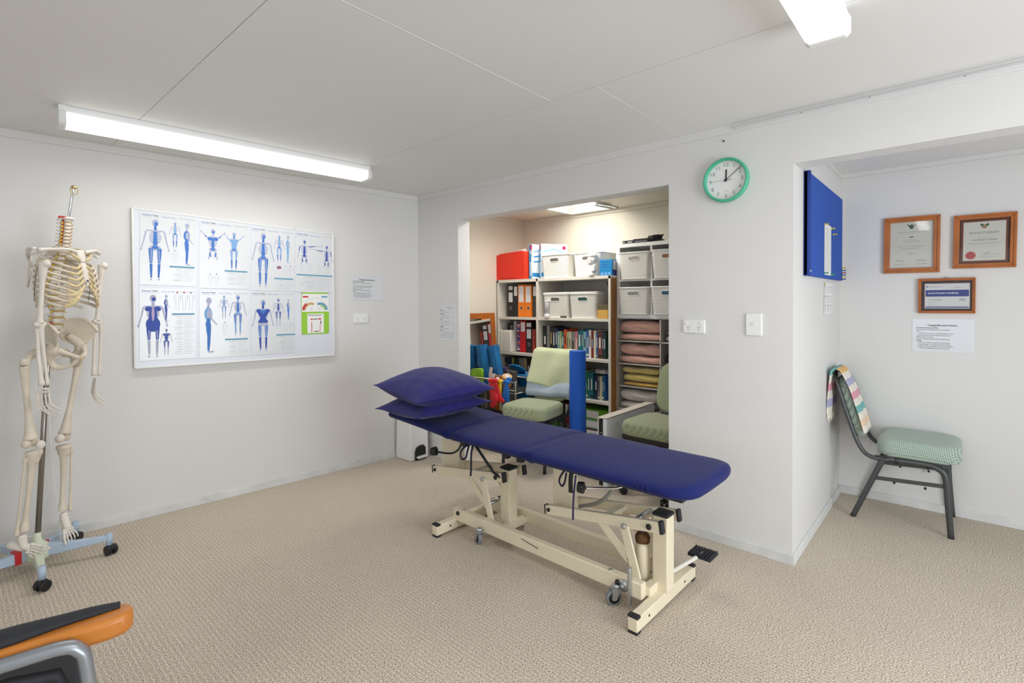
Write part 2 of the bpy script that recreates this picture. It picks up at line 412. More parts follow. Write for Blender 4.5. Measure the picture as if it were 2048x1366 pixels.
dn.box(6.12, 6.17, -2.35, -.35, 0, .04).box(6.12, 6.17, -2.35, -.35, 2.08, 2.12)
struct(dn.build('door_1', M_alu))
# baseboards and cornice strips
BH = .0484
def strip_left(name, z0, z1, th, mt):
    a, b_, c, d = on_left(0, 0), on_left(5.05, 0), on_left(5.05, 0, th), on_left(-.0, 0, th)
    return struct(M().prism([(a.x, a.y), (b_.x, b_.y), (c.x, c.y), (d.x, d.y)], z0, z1, axis='z').build(name, mt, bevel=.002))
strip_left('baseboard_left', 0, BH+.006, .014, M_scuff)
strip_left('trim_1', 2.353, CH, .012, M_wall)
struct(M().box(.0, XA, -.014, 0, 0, BH+.006).build('baseboard_back', M_scuff, bevel=.002))
struct(M().prism([(XB, 0), (XB, -.014), (XP+.014, -.014), (XP+.014, YN-.014), (5.9, YN-.014), (5.9, YN), (XP, YN), (XP, 0)], 0, BH+.006, axis='z').build('baseboard_nook', M_scuff, bevel=.002))
struct(M().box(.0, 6.05, -.012, 0, 2.353, CH).build('trim_2', M_wall, bevel=.0015))
struct(M().box(XP, 6.05, YN-.02, YN, 2.285, 2.315).build('trim_3', M_wall, bevel=.0015))
struct(M().box(XP, XP+.008, TH+.01, YN-.02, 2.288, 2.315).build('trim_4', M_wall))
struct(M().box(.012, 3.06, 1.505, 1.525, 2.3, 2.34).build('trim_5', M_alc, bevel=.002))
struct(M().box(.012, .032, TH, 1.505, 2.3, 2.34).build('trim_6', M_alc, bevel=.002))
struct(M().box(.012, .026, TH, 1.05, 0, .055).build('baseboard_alcove', M_scuff, bevel=.002))

# ------------------------------------------------------------------ ceiling lights
M_diff = mat('prismatic_diffuser', srgb(245, 247, 246), .25, emit=(1.0, .995, .97), es=1.0, bump=.3, bscale=400)
M_tube = mat('glowing_tube', (1, 1, 1), .4, emit=(1.0, .99, .96), es=5)
M_house = mat('light_housing', srgb(225, 226, 225), .4)
def fixture(label, T, length):
    t = thing('fluorescent_light', label, 'light', T, group=None)
    h = length/2
    box_obj('housing', -.046, .046, -h+.01, h-.01, -.042, -.001, M_house, t, .002)
    p = [(-.065, -.04), (-.065, -.088), (-.052, -.1), (.052, -.1), (.065, -.088), (.065, -.04)]
    M().prism(p, -h+.028, h-.028, axis='y').build('diffuser', M_diff, t)
    for s in (-1, 1):
        q = [(-.068, -.036), (-.068, -.09), (-.055, -.104), (.055, -.104), (.068, -.09), (.068, -.036)]
        a, b_ = sorted((s*h, s*(h-.03)))
        c = M().prism(q, a, b_, axis='y').box(-.05, .05, a, b_, -.04, -.0005).build('end_cap', M_white, t, .004)
    return t
f1 = fixture('long white fluorescent light on the ceiling above the whiteboard wall', (0.49, -1.735, CH), 1.70); f1.rotation_euler = (0, 0, -.072)
f2 = fixture('bright fluorescent light cut off by the top of the photo, over the room', (3.474, -1.77, CH), 1.70)

# curtain track on the right cornice
t = thing('curtain_track', 'thin white curtain track screwed along the cornice above the clock', 'track', (2.871, -.014, 2.372))
M().box(0, 3.0, -.012, .002, -.008, .006).box(0, 3.0, -.02, -.012, -.008, -.004).build('rail', M_alu, t, .001)
for x in (.33, .62, .96, 1.24): M().ball((x, -.0125, -.001), .003, n=8).build('screw', M_black, t)
M_nail = M_black
tag(M().tube([(2.805, .002, 2.315), (2.805, -.012, 2.317)], .004, 8).build('nail', M_black), 'small black nail in the wall above the green clock', 'nail')

# ------------------------------------------------------------------ whiteboard and posters on the left wall
rnd = random.Random(5)
wb = thing('whiteboard', 'white wall board carrying the blue anatomy posters', 'board', F_left(1.503, 1.49, .002))
M_wbf = mat('board_surface', srgb(224, 228, 238), .25)
bw, bh = .664, .508
skew = .016
def wz(x, z): return z - x*skew
pp = [(-bw, -bh+.008), (bw, -bh-.006), (bw, bh-.03), (-bw, bh+.022)]
M().prism(pp, .001, .024, axis='z').build('board', M_wbf, wb, .002)
fr = M()
for i in range(4):
    a, b_ = pp[i], pp[(i+1) % 4]
    fr.bar((a[0], a[1], .014), (b_[0], b_[1], .014), .012, .028)
fr.build('frame', M_white, wb, .003)

def figure(P, cx, cy, h, muscle, view='front', arms='down', k=1.0, bones=I_bone, legs=True, m2=None):
    # small standing figure: bones in pale grey-blue with muscle patches; h = height, cy = feet
    u = h
    P.ell((cx, cy+u*.94), u*.045, u*.06, bones)
    P.ell((cx+.01*u, cy+u*.925), u*.025, u*.035, muscle if view == 'front' else bones)
    if view == 'side':
        P.cap((cx, cy+u*.88), (cx-.02*u, cy+u*.8), u*.035, u*.04, bones)
        P.ell((cx-.01*u, cy+u*.7), u*.065, u*.12, m2 or muscle)
        P.ell((cx+.005*u, cy+u*.7), u*.04, u*.09, bones)
        P.cap((cx, cy+u*.62), (cx-.02*u, cy+u*.5), u*.05, u*.08, muscle)
        P.cap((cx-.01*u, cy+u*.52), (cx, cy+u*.28), u*.085, u*.05, muscle)
        P.cap((cx, cy+u*.28), (cx-.01*u, cy+u*.03), u*.055, u*.03, muscle)
        P.cap((cx-.02*u, cy+u*.012), (cx+.08*u, cy+u*.008), u*.025, u*.018, bones)
        P.cap((cx, cy+u*.78), (cx+.05*u, cy+u*.6), u*.03, u*.022, bones)
        P.cap((cx+.05*u, cy+u*.6), (cx+.13*u, cy+u*.5), u*.022, u*.014, bones)
        return
    P.cap((cx, cy+u*.9), (cx, cy+u*.82), u*.03, u*.04, m2 or bones)
    P.cap((cx-u*.12, cy+u*.81), (cx+u*.12, cy+u*.81), u*.022, u*.022, bones)
    P.ell((cx, cy+u*.7), u*.085, u*.115, bones)
    for i in range(4):
        P.cap((cx-u*.075, cy+u*(.76-i*.035)), (cx+u*.075, cy+u*(.76-i*.035)), u*.007, u*.007, I_wht)
    P.cap((cx, cy+u*.8), (cx, cy+u*.56), u*.045*k, u*.06*k, muscle)
    P.ell((cx, cy+u*.53), u*.08, u*.045, bones)
    P.ell((cx, cy+u*.54), u*.045, u*.03, m2 or muscle)
    for s in (-1, 1):
        sh = (cx+s*u*.125, cy+u*.8)
        if arms == 'down': el, ha = (cx+s*u*.155, cy+u*.64), (cx+s*u*.19, cy+u*.5)
        elif arms == 'up': el, ha = (cx+s*u*.16, cy+u*.85), (cx+s*u*.24, cy+u*.93)
        elif arms == 'right': el, ha = ((cx+u*.3, cy+u*.83), (cx+u*.5, cy+u*.85)) if s > 0 else ((cx-u*.15, cy+u*.66), (cx-u*.19, cy+u*.5))
        elif arms == 'left': el, ha = ((cx-u*.3, cy+u*.82), (cx-u*.5, cy+u*.85)) if s < 0 else ((cx+u*.15, cy+u*.66), (cx+u*.19, cy+u*.5))
        else: el, ha = (cx+s*u*.155, cy+u*.64), (cx+s*u*.12, cy+u*.5)
        P.cap(sh, el, u*.024, u*.018, bones if arms == 'down' else muscle)
        P.cap(el, ha, u*.018, u*.012, bones)
        P.ell(ha, u*.014, u*.02, bones, 8)
        if arms == 'up' or k > 1.4: P.ell((cx+s*u*.06, cy+u*.77), u*.05, u*.04, muscle)
        if legs:
            P.cap((cx+s*u*.06, cy+u*.52), (cx+s*u*.055, cy+u*.28), u*.062, u*.035, muscle)
            P.cap((cx+s*u*.052, cy+u*.5), (cx+s*u*.056, cy+u*.3), u*.012, u*.012, bones)
            P.cap((cx+s*u*.055, cy+u*.27), (cx+s*u*.05, cy+u*.04), u*.04, u*.022, m2 or bones)
            P.cap((cx+s*u*.05, cy+u*.025), (cx+s*u*.056, cy+u*.0), u*.022, u*.03, bones)
        else:
            P.cap((cx+s*u*.05, cy+u*.5), (cx+s*u*.09, cy+u*.3), u*.025, u*.02, bones)
            P.cap((cx+s*u*.06, cy+u*.46), (cx+s*u*.04, cy+u*.36), u*.03, u*.02, muscle)
def ghosts(P, x0, x1, y, h, n, mt=I_lgt):
    for i in range(n):
        cx = x0+(x1-x0)*(i+.5)/n
        P.ell((cx, y+h*.93), h*.05, h*.06, mt)
        P.ell((cx, y+h*.945), h*.04, h*.03, I_red if rnd.random() < .3 else I_gry)
        for s in (-1, 1):
            P.cap((cx+s*h*.08, y+h*.83), (cx+s*h*.07, y+h*.5), h*.012, h*.012, mt)
            P.cap((cx+s*h*.14, y+h*.8), (cx+s*h*.16, y+h*.5), h*.012, h*.012, mt)
            P.cap((cx+s*h*.07, y+h*.5), (cx+s*h*.05, y+h*.0), h*.012, h*.012, mt)
def table_text(P, x0, x1, y1, y0):
    P.rect(x0, y1, x1, y1+.011, I_bar)
    n = int((y1-y0)/.0125); xm = x0+(x1-x0)*.5
    for i in range(n):
        y = y1-.012-i*.0125
        P.rect(x0+(xm-x0)*rnd.uniform(.2, .6), y, xm-.004, y+.0018, I_lgt if i % 3 else I_gry)
        P.rect(xm+.003, y, xm+(x1-xm)*rnd.uniform(.6, 1), y+.0018, I_lgt)
W, Hh = .158, .236   # half sizes of a poster
def poster(t, z, label, rot=0.0, w=W, h=Hh, head=True):
    o = thing('anatomy_poster', label, 'poster', F_left(t, z, .0285) @ Matrix.Rotation(rot, 4, 'Z'), group='anatomy posters on the whiteboard')
    M().box(-w, w, -h, h, -.0008, 0).build('sheet', M_lam, o)
    P = Print()
    if head:
        P.text('Anatomy', -w+.012, h-.021, .0135, I_blu, bold=.02); P.text('Trains', -w+.066, h-.021, .0135, I_blk, bold=.02)
        P.rect(-w+.012, h-.031, -w+.11, h-.029, I_lgt)
        P.text('Thomas W. Myers', -.04, h-.024, .0105, I_blu)
        P.rect(.06, h-.021, w-.01, h-.019, I_gry)
    return o, P
zt, zb = 1.755, 1.263
sk_ = lambda t: -(1.5-t)*.026
o, P = poster(1.975, zt+.008, 'anatomy poster in the top left corner of the board, front and side muscle figures', -.02)
figure(P, -.075, -.205, .40, I_blu, m2=I_blu); figure(P, .035, .02, .17, I_blul, m2=I_blu); figure(P, .105, -.095, .285, I_blu, 'side')
ghosts(P, .0, .07, -.085, .09, 1); table_text(P, .005, .15, -.115, -.215); P.done(o)
o, P = poster(1.64, zt-.008, 'anatomy poster second from left in the top row, figures with raised arms', -.02)
figure(P, -.075, -.13, .31, I_blu, arms='up', legs=False); figure(P, .06, -.10, .27, I_blul, arms='up', m2=I_blu, k=2)
ghosts(P, -.11, -.03, -.22, .09, 2); table_text(P, .0, .15, -.115, -.215); P.done(o)
o, P = poster(1.312, zt-.022, 'anatomy poster third from left in the top row, back view with a blue spine band', -.02)
figure(P, -.07, -.205, .40, I_blu, k=1.0, m2=I_blu); figure(P, .045, -.01, .20, I_blul, m2=I_blu); figure(P, .11, -.015, .21, I_blul, 'side', m2=I_blul)
P.ell((.045, -.055), .018, .012, mat('ink_mauve', srgb(150, 96, 120), .6)); ghosts(P, .07, .15, -.125, .09, 2); table_text(P, .01, .15, -.145, -.22); P.done(o)
o, P = poster(.991, zt-.03, 'anatomy poster at the right end of the top row, two figures reaching sideways', -.02)
figure(P, -.085, -.1, .28, I_blud, arms='right', legs=False); figure(P, .095, -.11, .26, I_blud, arms='left', legs=False)
ghosts(P, -.14, .14, -.085, .07, 4); table_text(P, -.145, .145, -.105, -.22); P.done(o)
o, P = poster(1.983, zb+.006, 'anatomy poster in the bottom left corner, figure with deep blue hips and belly', -.01)
figure(P, -.085, -.215, .41, I_blud, m2=I_bone, k=1.9); P.ell((-.085, .0), .04, .05, I_blud); P.ell((-.085, .07), .008, .05, I_lil)
figure(P, -.012, .02, .175, I_blud, 'side'); figure(P, -.012, -.205, .175, I_blud, k=1.5)
ghosts(P, .03, .15, .09, .13, 3); table_text(P, .02, .15, .06, -.205); P.done(o)
o, P = poster(1.645, zb-.002, 'anatomy poster second from left in the bottom row, tall side-view figure', -.01)
figure(P, -.1, -.2, .385, I_blu, 'side', m2=I_blul); figure(P, -.005, .035, .165, I_blul, m2=I_bone); figure(P, .085, -.085, .29, I_blu, m2=I_blul)
ghosts(P, -.03, .03, -.085, .1, 1); table_text(P, .0, .15, -.12, -.22); P.done(o)
o, P = poster(1.313, zb-.006, 'anatomy poster third from left in the bottom row, figure with blue crossing bands', -.005)
figure(P, -.075, -.21, .385, I_blu, m2=I_blud, k=1.8); P.cap((-.115, .10), (-.05, .0), .022, .03, I_blud); P.cap((-.035, .10), (-.10, .0), .022, .03, I_blud); P.cap((-.11, -.01), (-.04, -.01), .02, .02, I_bone); figure(P, .035, -.03, .215, I_blud, m2=I_bone); figure(P, .11, .02, .16, I_blu, 'side')
ghosts(P, .065, .16, -.075, .07, 4); table_text(P, .02, .16, -.1, -.215); P.done(o)

gp = thing('green_chart', 'lime green sheet with two charts pinned at the right of the board', 'chart', F_left(.992, 1.323, .0285))
M().box(-.111, .111, -.167, .167, -.0008, 0).build('sheet', I_grn, gp)
P = Print(); P.rect(-.107, .012, .11, .155, I_wht)
P.rect(-.1, .125, -.055, .138, I_red); P.rect(.05, .125, .1, .138, I_bar)
P.ring((-.035, .025), .042, .062, I_tan, PI*.35, PI, 10); P.ring((-.035, .025), .05, .07, I_red, PI*.7, PI, 8)
P.ring((.04, .025), .042, .062, I_bar, 0, PI*.65, 10); P.ring((.04, .025), .03, .04, I_grn, 0, PI*.5, 10)
for i in range(22):
    a = PI*i/21; P.cap((.085*math.cos(a), .03+.085*math.sin(a)), (.1*math.cos(a), .03+.1*math.sin(a)), .0016, .0016, I_gry)
P.lines(-.045, -.022, .045, 4, .006, I_gry); P.lines(.02, .045, .045, 4, .006, I_gry)
P.rect(-.066, -.158, .068, -.003, I_wht); P.text('Proprioception', -.05, -.02, .0165, I_blk, bold=.02)
P.cap((-.062, -.012), (-.056, -.02), .003, .003, I_red); P.cap((-.05, -.012), (-.056, -.02), .003, .003, I_red)
P.ell((-.03, -.048), .009, .006, I_red); P.ell((.035, -.046), .011, .007, I_red)
P.cap((-.018, -.048), (.02, -.047), .006, .006, I_blk); P.cap((.042, -.06), (.042, -.09), .006, .006, I_blk); P.cap((-.01, -.145), (.026, -.145), .006, .006, I_blk)
for i in range(6):
    P.cap((-.034+rnd.uniform(-.004, .004), -.07-i*.014), (-.03, -.08-i*.014), .006, .008, I_red)
    P.cap((.038+rnd.uniform(-.006, .006), -.095-i*.01), (.036, -.1-i*.01), .006, .008, I_red)
P.done(gp)
for x, y in ((-.105, .16), (.105, .16), (-.105, -.16), (.105, -.16)):
    M().lathe([(.006, 0), (.006, .003), (.004, .006)], 10, T=Matrix.Translation((x, y, 0))).build('corner_clip', M_steel, gp)
mk = tag(M().lathe([(.005, 0), (.005, .002)], 8, T=F_left(1.15, 1.985, .0285)).build('board_magnet', M_steel), 'tiny grey magnet on the board above the top right poster', 'magnet')

NOTE = [('Good movement feels easy and effortless', 1), ('Changing Movement and Breathing patterns is like changing any', 0), ('habit.', 0),
        ('        What you do most becomes and practising frequently continues', 0), ('to shift the movement strategy from dysfunctional (pain, strain)', 0), ('inefficient) and least co-optional.', 0),
        ('Awareness is key, then make the change, and simply just keep', 0), ('practising.', 1), ('     Overtime, your dedication will pay off ! The old Movement', 0),
        ('     Strategy will change to a new optimal Movement / Breathing', 0), ('   Strategy which will be energy efficient, reduce stress and load and', 0), ('         create a better, healthier future for you and your body !', 0)]
def note_sheet(name, label, T, w, h):
    o = thing(name, label, 'notice', T, group=None)
    M().box(-w, w, -h, h, 0, .0012).build('sheet', M_lam, o)
    P = Print(.0016); P.text('Changing Movement Patterns.', .0, h*.56, h*.155, I_blk, 'CENTER', bold=.02, sx=w/.155*.74/(h/.11)*.98)
    y = h*.42
    for s_, bd in NOTE:
        P.text(s_, -w*.86, y, h*.098, I_blk, bold=.02 if bd else 0, sx=w/.155*.62/(h/.11)); y -= h*.113
    P.done(o); return o
note_sheet('laminated_notice', 'laminated notice about movement patterns on the whiteboard wall, above the power socket', F_left(.528, 1.537, .002) @ Matrix.Rotation(-.035, 4, 'Z'), .152, .108)
note_sheet('laminated_notice', 'laminated notice about movement patterns hung below the three framed certificates', F_back(3.733, 1.17, .001, YN), .156, .109)
# price list on the back wall
o = thing('paper_notice', 'portrait paper notice taped beside the storage alcove opening', 'notice', F_back(.415, 1.226, .001) @ Matrix.Rotation(-.01, 4, 'Z'))
M().box(-.113, .113, -.158, .158, 0, .0012).build('sheet', M_lam, o)
P = Print(.0016); P.rect(-.03, .133, .08, .136, I_gry); P.rect(0, .122, .04, .125, I_gry)
yy_ = .105
for k, (s_, n) in enumerate((('Private', 1), ('Follow up', 2), ('ACC', 3), ('Reports', 1), ('Other', 4))):
    P.text(s_, -.098, yy_, .0125, I_blk, bold=.03); yy_ -= .018
    for i in range(n): P.rect(-.098, yy_+.004, rnd.uniform(-.01, .04) if k < 4 else .085, yy_+.0065, I_gry); (P.rect(.065, yy_+.003, .078, yy_+.007, I_gry)); yy_ -= .0155
P.done(o)

# ------------------------------------------------------------------ sockets and switch
M_soc = mat('socket_plastic', srgb(240, 240, 238), .3)
def socket(label, T, w=.066, h=.04):
    o = thing('power_socket', label, 'socket', T)
    M().box(-w, w, -h, h, 0, .011, tx=.002, ty=.002).build('plate', M_soc, o, .0025)
    for s in (-1, 1):
        M().box(s*.042-.009, s*.042+.009, .012, .03, .0105, .0135).build('switch', M_white, o, .0015)
        P = Print(.0112)
        cx = s*.031
        P.cap((cx-.008, -.008), (cx-.004, -.001), .0026, .0026, I_blk); P.cap((cx+.008, -.008), (cx+.004, -.001), .0026, .0026, I_blk)
        P.cap((cx, -.016), (cx, -.025), .0026, .0026, I_blk); P.done(o, 'pin_slots')
socket('white double power socket on the whiteboard wall under the laminated notice', F_left(.588, 1.271, 0))
socket('white double power socket on the back wall below the green clock', F_back(2.633, 1.252, 0))
o = thing('wall_switch', 'white light switch plate right of the socket under the clock', 'switch', F_back(2.969, 1.272, 0))
M().box(-.0425, .0425, -.062, .062, 0, .010, tx=.002, ty=.002).build('plate', M_soc, o, .0025)
M().box(-.013, .013, -.008, .010, .0095, .0125).build('rocker', M_white, o, .0015)
P = Print(.013); P.rect(-.008, .0, .0, .002, I_gry); P.rect(-.011, .013, .011, .0138, I_lgt); P.done(o, 'marking')

# ------------------------------------------------------------------ clock
M_teal = mat('mint_green_plastic', srgb(76, 182, 148), .35)
o = thing('wall_clock', 'round mint green wall clock with white face on the back wall', 'clock', F_back(2.822, 2.089, 0))
R_ = .124
rim = M().lathe([(R_-.002, 0), (R_, .006), (R_, .034), (R_-.004, .040), (R_-.012, .040), (R_-.015, .030), (R_-.015, .004)], 56)
rim.build('rim', M_teal, o)
M().lathe([(R_-.014, .003), (R_-.014, .016)], 48, sm=False).build('face', M_paper, o)
P = Print(.0168)
for i in range(60):
    a = PI/2-2*PI*i/60; r1 = .105; P.cap((r1*math.cos(a), r1*math.sin(a)), ((r1-.004)*math.cos(a), (r1-.004)*math.sin(a)), .0008, .0008, I_gry)
for i in range(1, 13):
    a = PI/2-2*PI*i/12; P.text(str(i), .087*math.cos(a), .087*math.sin(a)-.0105, .03, I_gry, 'CENTER')
P.rect(-.008, .058, .008, .0595, I_gry); P.rect(-.008, -.062, .012, -.0605, I_gry); P.done(o, 'numerals')
M().bar((0, -.008, .019), (.002, .058, .019), .007, .0015, up=(0, 0, 1)).build('hour_hand', M_black, o)
M().bar((-.01, -.008, .021), (.085, .068, .021), .003, .0012, up=(0, 0, 1)).build('minute_hand', M_black, o)
M().bar((.034, 0, .0225), (-.01, 0, .0225), .003, .001, up=(0, 0, 1)).bar((0, 0, .0225), (-.09, 0.0, .0225), .0012, .001).build('second_hand', I_gry, o)
M().lathe([(.006, .017), (.006, .025)], 14).build('hand_pin', M_black, o)

# ------------------------------------------------------------------ blue pin board in the nook
M_felt = mat('blue_felt', srgb(36, 84, 178), .85, bump=.15, bscale=300)
M_felt2 = mat('blue_binding', srgb(24, 58, 140), .7)
o = thing('pin_board', 'tall blue felt pin board on the side wall of the nook', 'board', F_side(.785, 1.84, .002))
M().box(-.565, .52, -.295, .285, 0, .02).build('panel', M_felt, o, .003)
M().box(-.565, -.535, -.297, .287, -.001, .031).build('edge_strip', M_felt2, o, .003)
for x, y, c in ((-.555, -.27, 'steel'), (-.5, -.272, 'steel')):
    M().ball((x, y, .031 if x < -.53 else .021), .006, n=8).build('screw', M_steel, o)
ps = thing('pinned_page', 'white page pinned to the middle of the blue board', 'paper', F_side(.772, 1.72, .0235))
M().box(-.105, .105, -.155, .165, 0, .001).build('sheet', M_paper, ps)
P = Print(.0014); P.lines(-.085, .085, .14, 17, .0165, I_lgt, h=.003, rnd=rnd); P.done(ps)
pin_c = [srgb(228, 200, 40), srgb(228, 200, 40), srgb(40, 150, 110), srgb(50, 170, 90), srgb(228, 210, 60)]
for i, (y, z) in enumerate(((.672, 1.878), (.882, 1.873), (.67, 1.575), (.874, 1.572), (.955, 1.842))):
    pm = mat('pin_plastic_%d' % i, pin_c[i], .3)
    pn = thing('push_pin', ['yellow push pin at the upper left corner of the pinned page', 'yellow push pin at the upper right corner of the pinned page', 'dark green push pin at the lower left corner of the pinned page', 'bright green push pin at the lower right corner of the pinned page', 'loose yellow push pin just right of the pinned page'][i], 'pin', F_side(y, z, .0225), group='push pins on the blue board')
    M().lathe([(.006, .0), (.006, .003), (.0035, .006), (.0035, .016), (.006, .019), (.006, .022)], 10).build('head', pm, pn)
for i, (dz, c) in enumerate(((.0, (228, 200, 60)), (-.018, (60, 110, 170)), (-.034, (190, 60, 70)), (-.05, (60, 110, 170)), (-.066, (228, 205, 90)), (-.08, (50, 80, 150)))):
    pm = mat('pin_plastic_row%d' % i, srgb(*c), .3)
    pn = thing('push_pin', '%s push pin, %s of six at the board\'s lower right edge' % (['yellow', 'blue', 'red', 'blue', 'cream', 'navy'][i], ['topmost', 'second from top', 'third from top', 'fourth from top', 'fifth from top', 'lowest'][i]), 'pin', F_side(1.297, 1.635+dz, .0225), group='push pins on the blue board')
    M().lathe([(.006, .0), (.006, .003), (.0035, .006), (.0035, .016), (.006, .019), (.006, .022)], 10).build('head', pm, pn)
o = thing('leaflet', 'small printed leaflet taped to the nook wall below the blue board', 'leaflet', F_side(.925, 1.417, .002))
M().box(-.135, .135, -.103, .103, 0, .001).build('sheet', M_paper, o)
P = Print(.0014)
for k in range(3):
    for r_ in range(3):
        P.text(['Leg', 'Neck', 'Arm', 'Hip', 'Back', 'Wrist', 'Knee', 'Foot', 'Hand'][k*3+r_], -.12+k*.085, .07-r_*.06, .014, I_blk, bold=.02)
        P.lines(-.12+k*.085, -.055+k*.085, .06-r_*.06, 3, .011, I_gry, h=.002, rnd=rnd)
P.rect(-.132, .08, -.1, .1, mat('ink_olive', srgb(190, 195, 90), .6)); P.done(o)

# ------------------------------------------------------------------ framed certificates
M_glass = mat('picture_glass', (.01, .01, .01), .04)
nt, b = nodes(M_glass); b.inputs['Alpha'].default_value = .10; b.inputs['Specular IOR Level'].default_value = 1.0
def framed(label, T, w, h, fw, inner=None):
    o = thing('framed_certificate', label, 'certificate', T)
    for s in (-1, 1):   # four mitred rails
        M().prism([(s*w, -h), (s*w, h), (s*(w-fw), h-fw), (s*(w-fw), -h+fw)], .001, .018, axis='z').prism([(s*w, -h), (s*w, h), (s*(w-fw*.45), h-fw*.45), (s*(w-fw*.45), -h+fw*.45)], .016, .023, axis='z').build('frame_rail', M_wood, o, .002)
        M().prism([(-w, s*h), (w, s*h), (w-fw, s*(h-fw)), (-w+fw, s*(h-fw))], .001, .018, axis='z').prism([(-w, s*h), (w, s*h), (w-fw*.45, s*(h-fw*.45)), (-w+fw*.45, s*(h-fw*.45))], .016, .023, axis='z').build('frame_rail', M_wood, o, .002)
    M().box(-w+fw*.7, w-fw*.7, -h+fw*.7, h-fw*.7, .001, .006).build('backing', inner or M_paper, o)
    M().box(-w+fw*.8, w-fw*.8, -h+fw*.8, h-fw*.8, .0125, .0135).build('glass', M_glass, o)
    return o, Print(.0063)
M_cert = mat('cream_certificate', srgb(232, 231, 220), .5)
M_mar = mat('maroon_mount', srgb(60, 24, 28), .6)
o, P = framed('wooden framed certificate with a small green crest, upper left of the three', F_back(3.569, 1.776, .0, YN) @ Matrix.Rotation(-.008, 4, 'Z'), .149, .189, .034)
P.rect(-.112, -.152, .112, .152, M_cert)
P.ell((.0, .122), .012, .016, mat('ink_crest_green', srgb(70, 110, 84), .6)); P.cap((-.022, .138), (-.006, .12), .006, .006, I_blk); P.cap((.022, .138), (.006, .12), .006, .006, I_gry)
P.text('Bachelor of Health Science', .0, .083, .0135, I_gry, 'CENTER'); P.rect(-.012, .05, .012, .055, I_blk); P.rect(-.03, .032, .03, .034, I_gry); P.rect(-.05, .02, .05, .022, I_gry)
P.rect(-.075, -.01, .075, -.008, I_gry); P.rect(-.055, -.025, .055, -.023, I_gry); P.rect(-.02, -.06, .02, -.057, I_gry)
for x in (-.06, .055): P.cap((x-.025, -.108), (x-.005, -.1), .002, .002, I_blk); P.cap((x-.005, -.1), (x+.005, -.11), .002, .002, I_blk); P.cap((x+.005, -.11), (x+.025, -.105), .002, .002, I_blk); P.rect(x-.03, -.13, x+.03, -.128, I_gry)
P.done(o)
o, P = framed('wooden framed physiotherapy certificate with a red wax seal, upper right', F_back(3.9285, 1.7725, .0, YN) @ Matrix.Rotation(-.012, 4, 'Z'), .146, .169, .03, mat('dark_red_mount', srgb(120, 62, 34), .5))
P.rect(-.114, -.137, .114, .137, I_blk); P.rect(-.11, -.133, .11, .133, mat('dark_red_mount', srgb(120, 62, 34), .5)); P.rect(-.098, -.122, .098, .122, M_cert)
P.ell((.0, .092), .014, .013, mat('ink_crest_brown', srgb(170, 140, 110), .6)); P.ell((-.012, .102), .008, .008, mat('ink_crest_green', srgb(70, 110, 84), .6)); P.ell((.014, .102), .008, .008, mat('ink_crest_green', srgb(70, 110, 84), .6))
P.text('PHYSIOTHERAPY', .0, .045, .0225, I_gry, 'CENTER', bold=.01, sx=.82)
P.rect(-.025, .022, .025, .024, I_gry); P.text('Certificate of Study', .0, .004, .015, I_blk, 'CENTER', shear=.4); P.rect(-.075, -.014, .075, -.012, I_gry); P.rect(-.06, -.02, .06, -.0185, I_lgt)
M_seal = mat('ink_seal_red', srgb(208, 92, 88), .6)
for i in range(14): P.ell((-.062+.02*math.cos(i*PI/7), -.088+.02*math.sin(i*PI/7)), .006, .006, M_seal, 8)
P.ell((-.062, -.088), .02, .02, M_seal, 20); P.ring((-.062, -.088), .011, .0125, I_wht, n=16)
P.rect(-.02, -.085, .08, -.0835, I_gry); P.cap((.0, -.078), (.03, -.072), .002, .002, I_blk); P.rect(-.02, -.1, .045, -.0985, I_gry); P.done(o)
o, P = framed('landscape framed certificate with a blue banner, under the other two frames', F_back(3.7495, 1.431, .0, YN), .142, .114, .016, M_mar)
P.rect(-.108, -.083, .115, .08, I_wht); P.rect(-.104, -.005, .111, .038, I_navy)
P.text('Annual Practising Certificate', -.092, .013, .0155, I_wht, bold=.03, sx=.86)
P.rect(-.1, .057, -.092, .064, I_navy); P.text('Physiotherapy Board', -.088, .057, .0085, I_navy); P.rect(.04, .05, .072, .053, I_gry)
P.text('Holder:', -.09, -.028, .006, I_gry); P.rect(-.074, -.028, -.02, -.0245, I_gry)
for i in range(4): P.rect(-.09, -.038-i*.009, rnd.uniform(-.06, -.03), -.0365-i*.009, I_lgt)
for i in range(3): P.rect(.065, -.022-i*.006, .095, -.019-i*.006, I_gry)
P.rect(-.104, -.078, .111, -.071, I_navy); P.done(o)
M().tube([(-.012, .113, .004), (-.006, .122, .004), (.006, .122, .004), (.012, .113, .004)], .002, 6).build('hanger', M_steel, o)

# ------------------------------------------------------------------ treatment plinth
bed = thing('treatment_table', 'cream framed treatment table with navy fitted sheet in the middle of the room', 'treatment table', (2.15, -.765, 0), -.018)
def bolt(name, c, r, d, mt, parent, n=10):
    c = Vector(c); return M().tube([c, c+Vector(d)], r, n).build(name, mt, parent)
for x in (-.665, .655):
    M().box(x-.023, x+.023, -.295, .30, .012, .072).build('foot_bar', M_cream, bed, .004)
    for s in (-.295, .30):
        e_ = M().box(x-.024, x+.024, s-.004 if s > 0 else s-.003, s+.003 if s > 0 else s+.004, .045, .076)
        M().box(x-.0245, x+.0245, min(s, s-.03*(1 if s > 0 else -1)), max(s, s-.03*(1 if s > 0 else -1)), .066, .078).build('end_cap', M_rubber, bed, .003)
        M().box(x-.022, x+.022, min(s, s-.035*(1 if s > 0 else -1)), max(s, s-.035*(1 if s > 0 else -1)), 0, .014).build('rubber_foot', M_rubber, bed, .003)
    for y in (-.19, .17): bolt('bolt_hole', (x-.0225, y, .042), .006, (-.002, 0, 0), M_black, bed); bolt('bolt_hole', (x+.0225, y, .042), .006, (.002, 0, 0), M_black, bed)
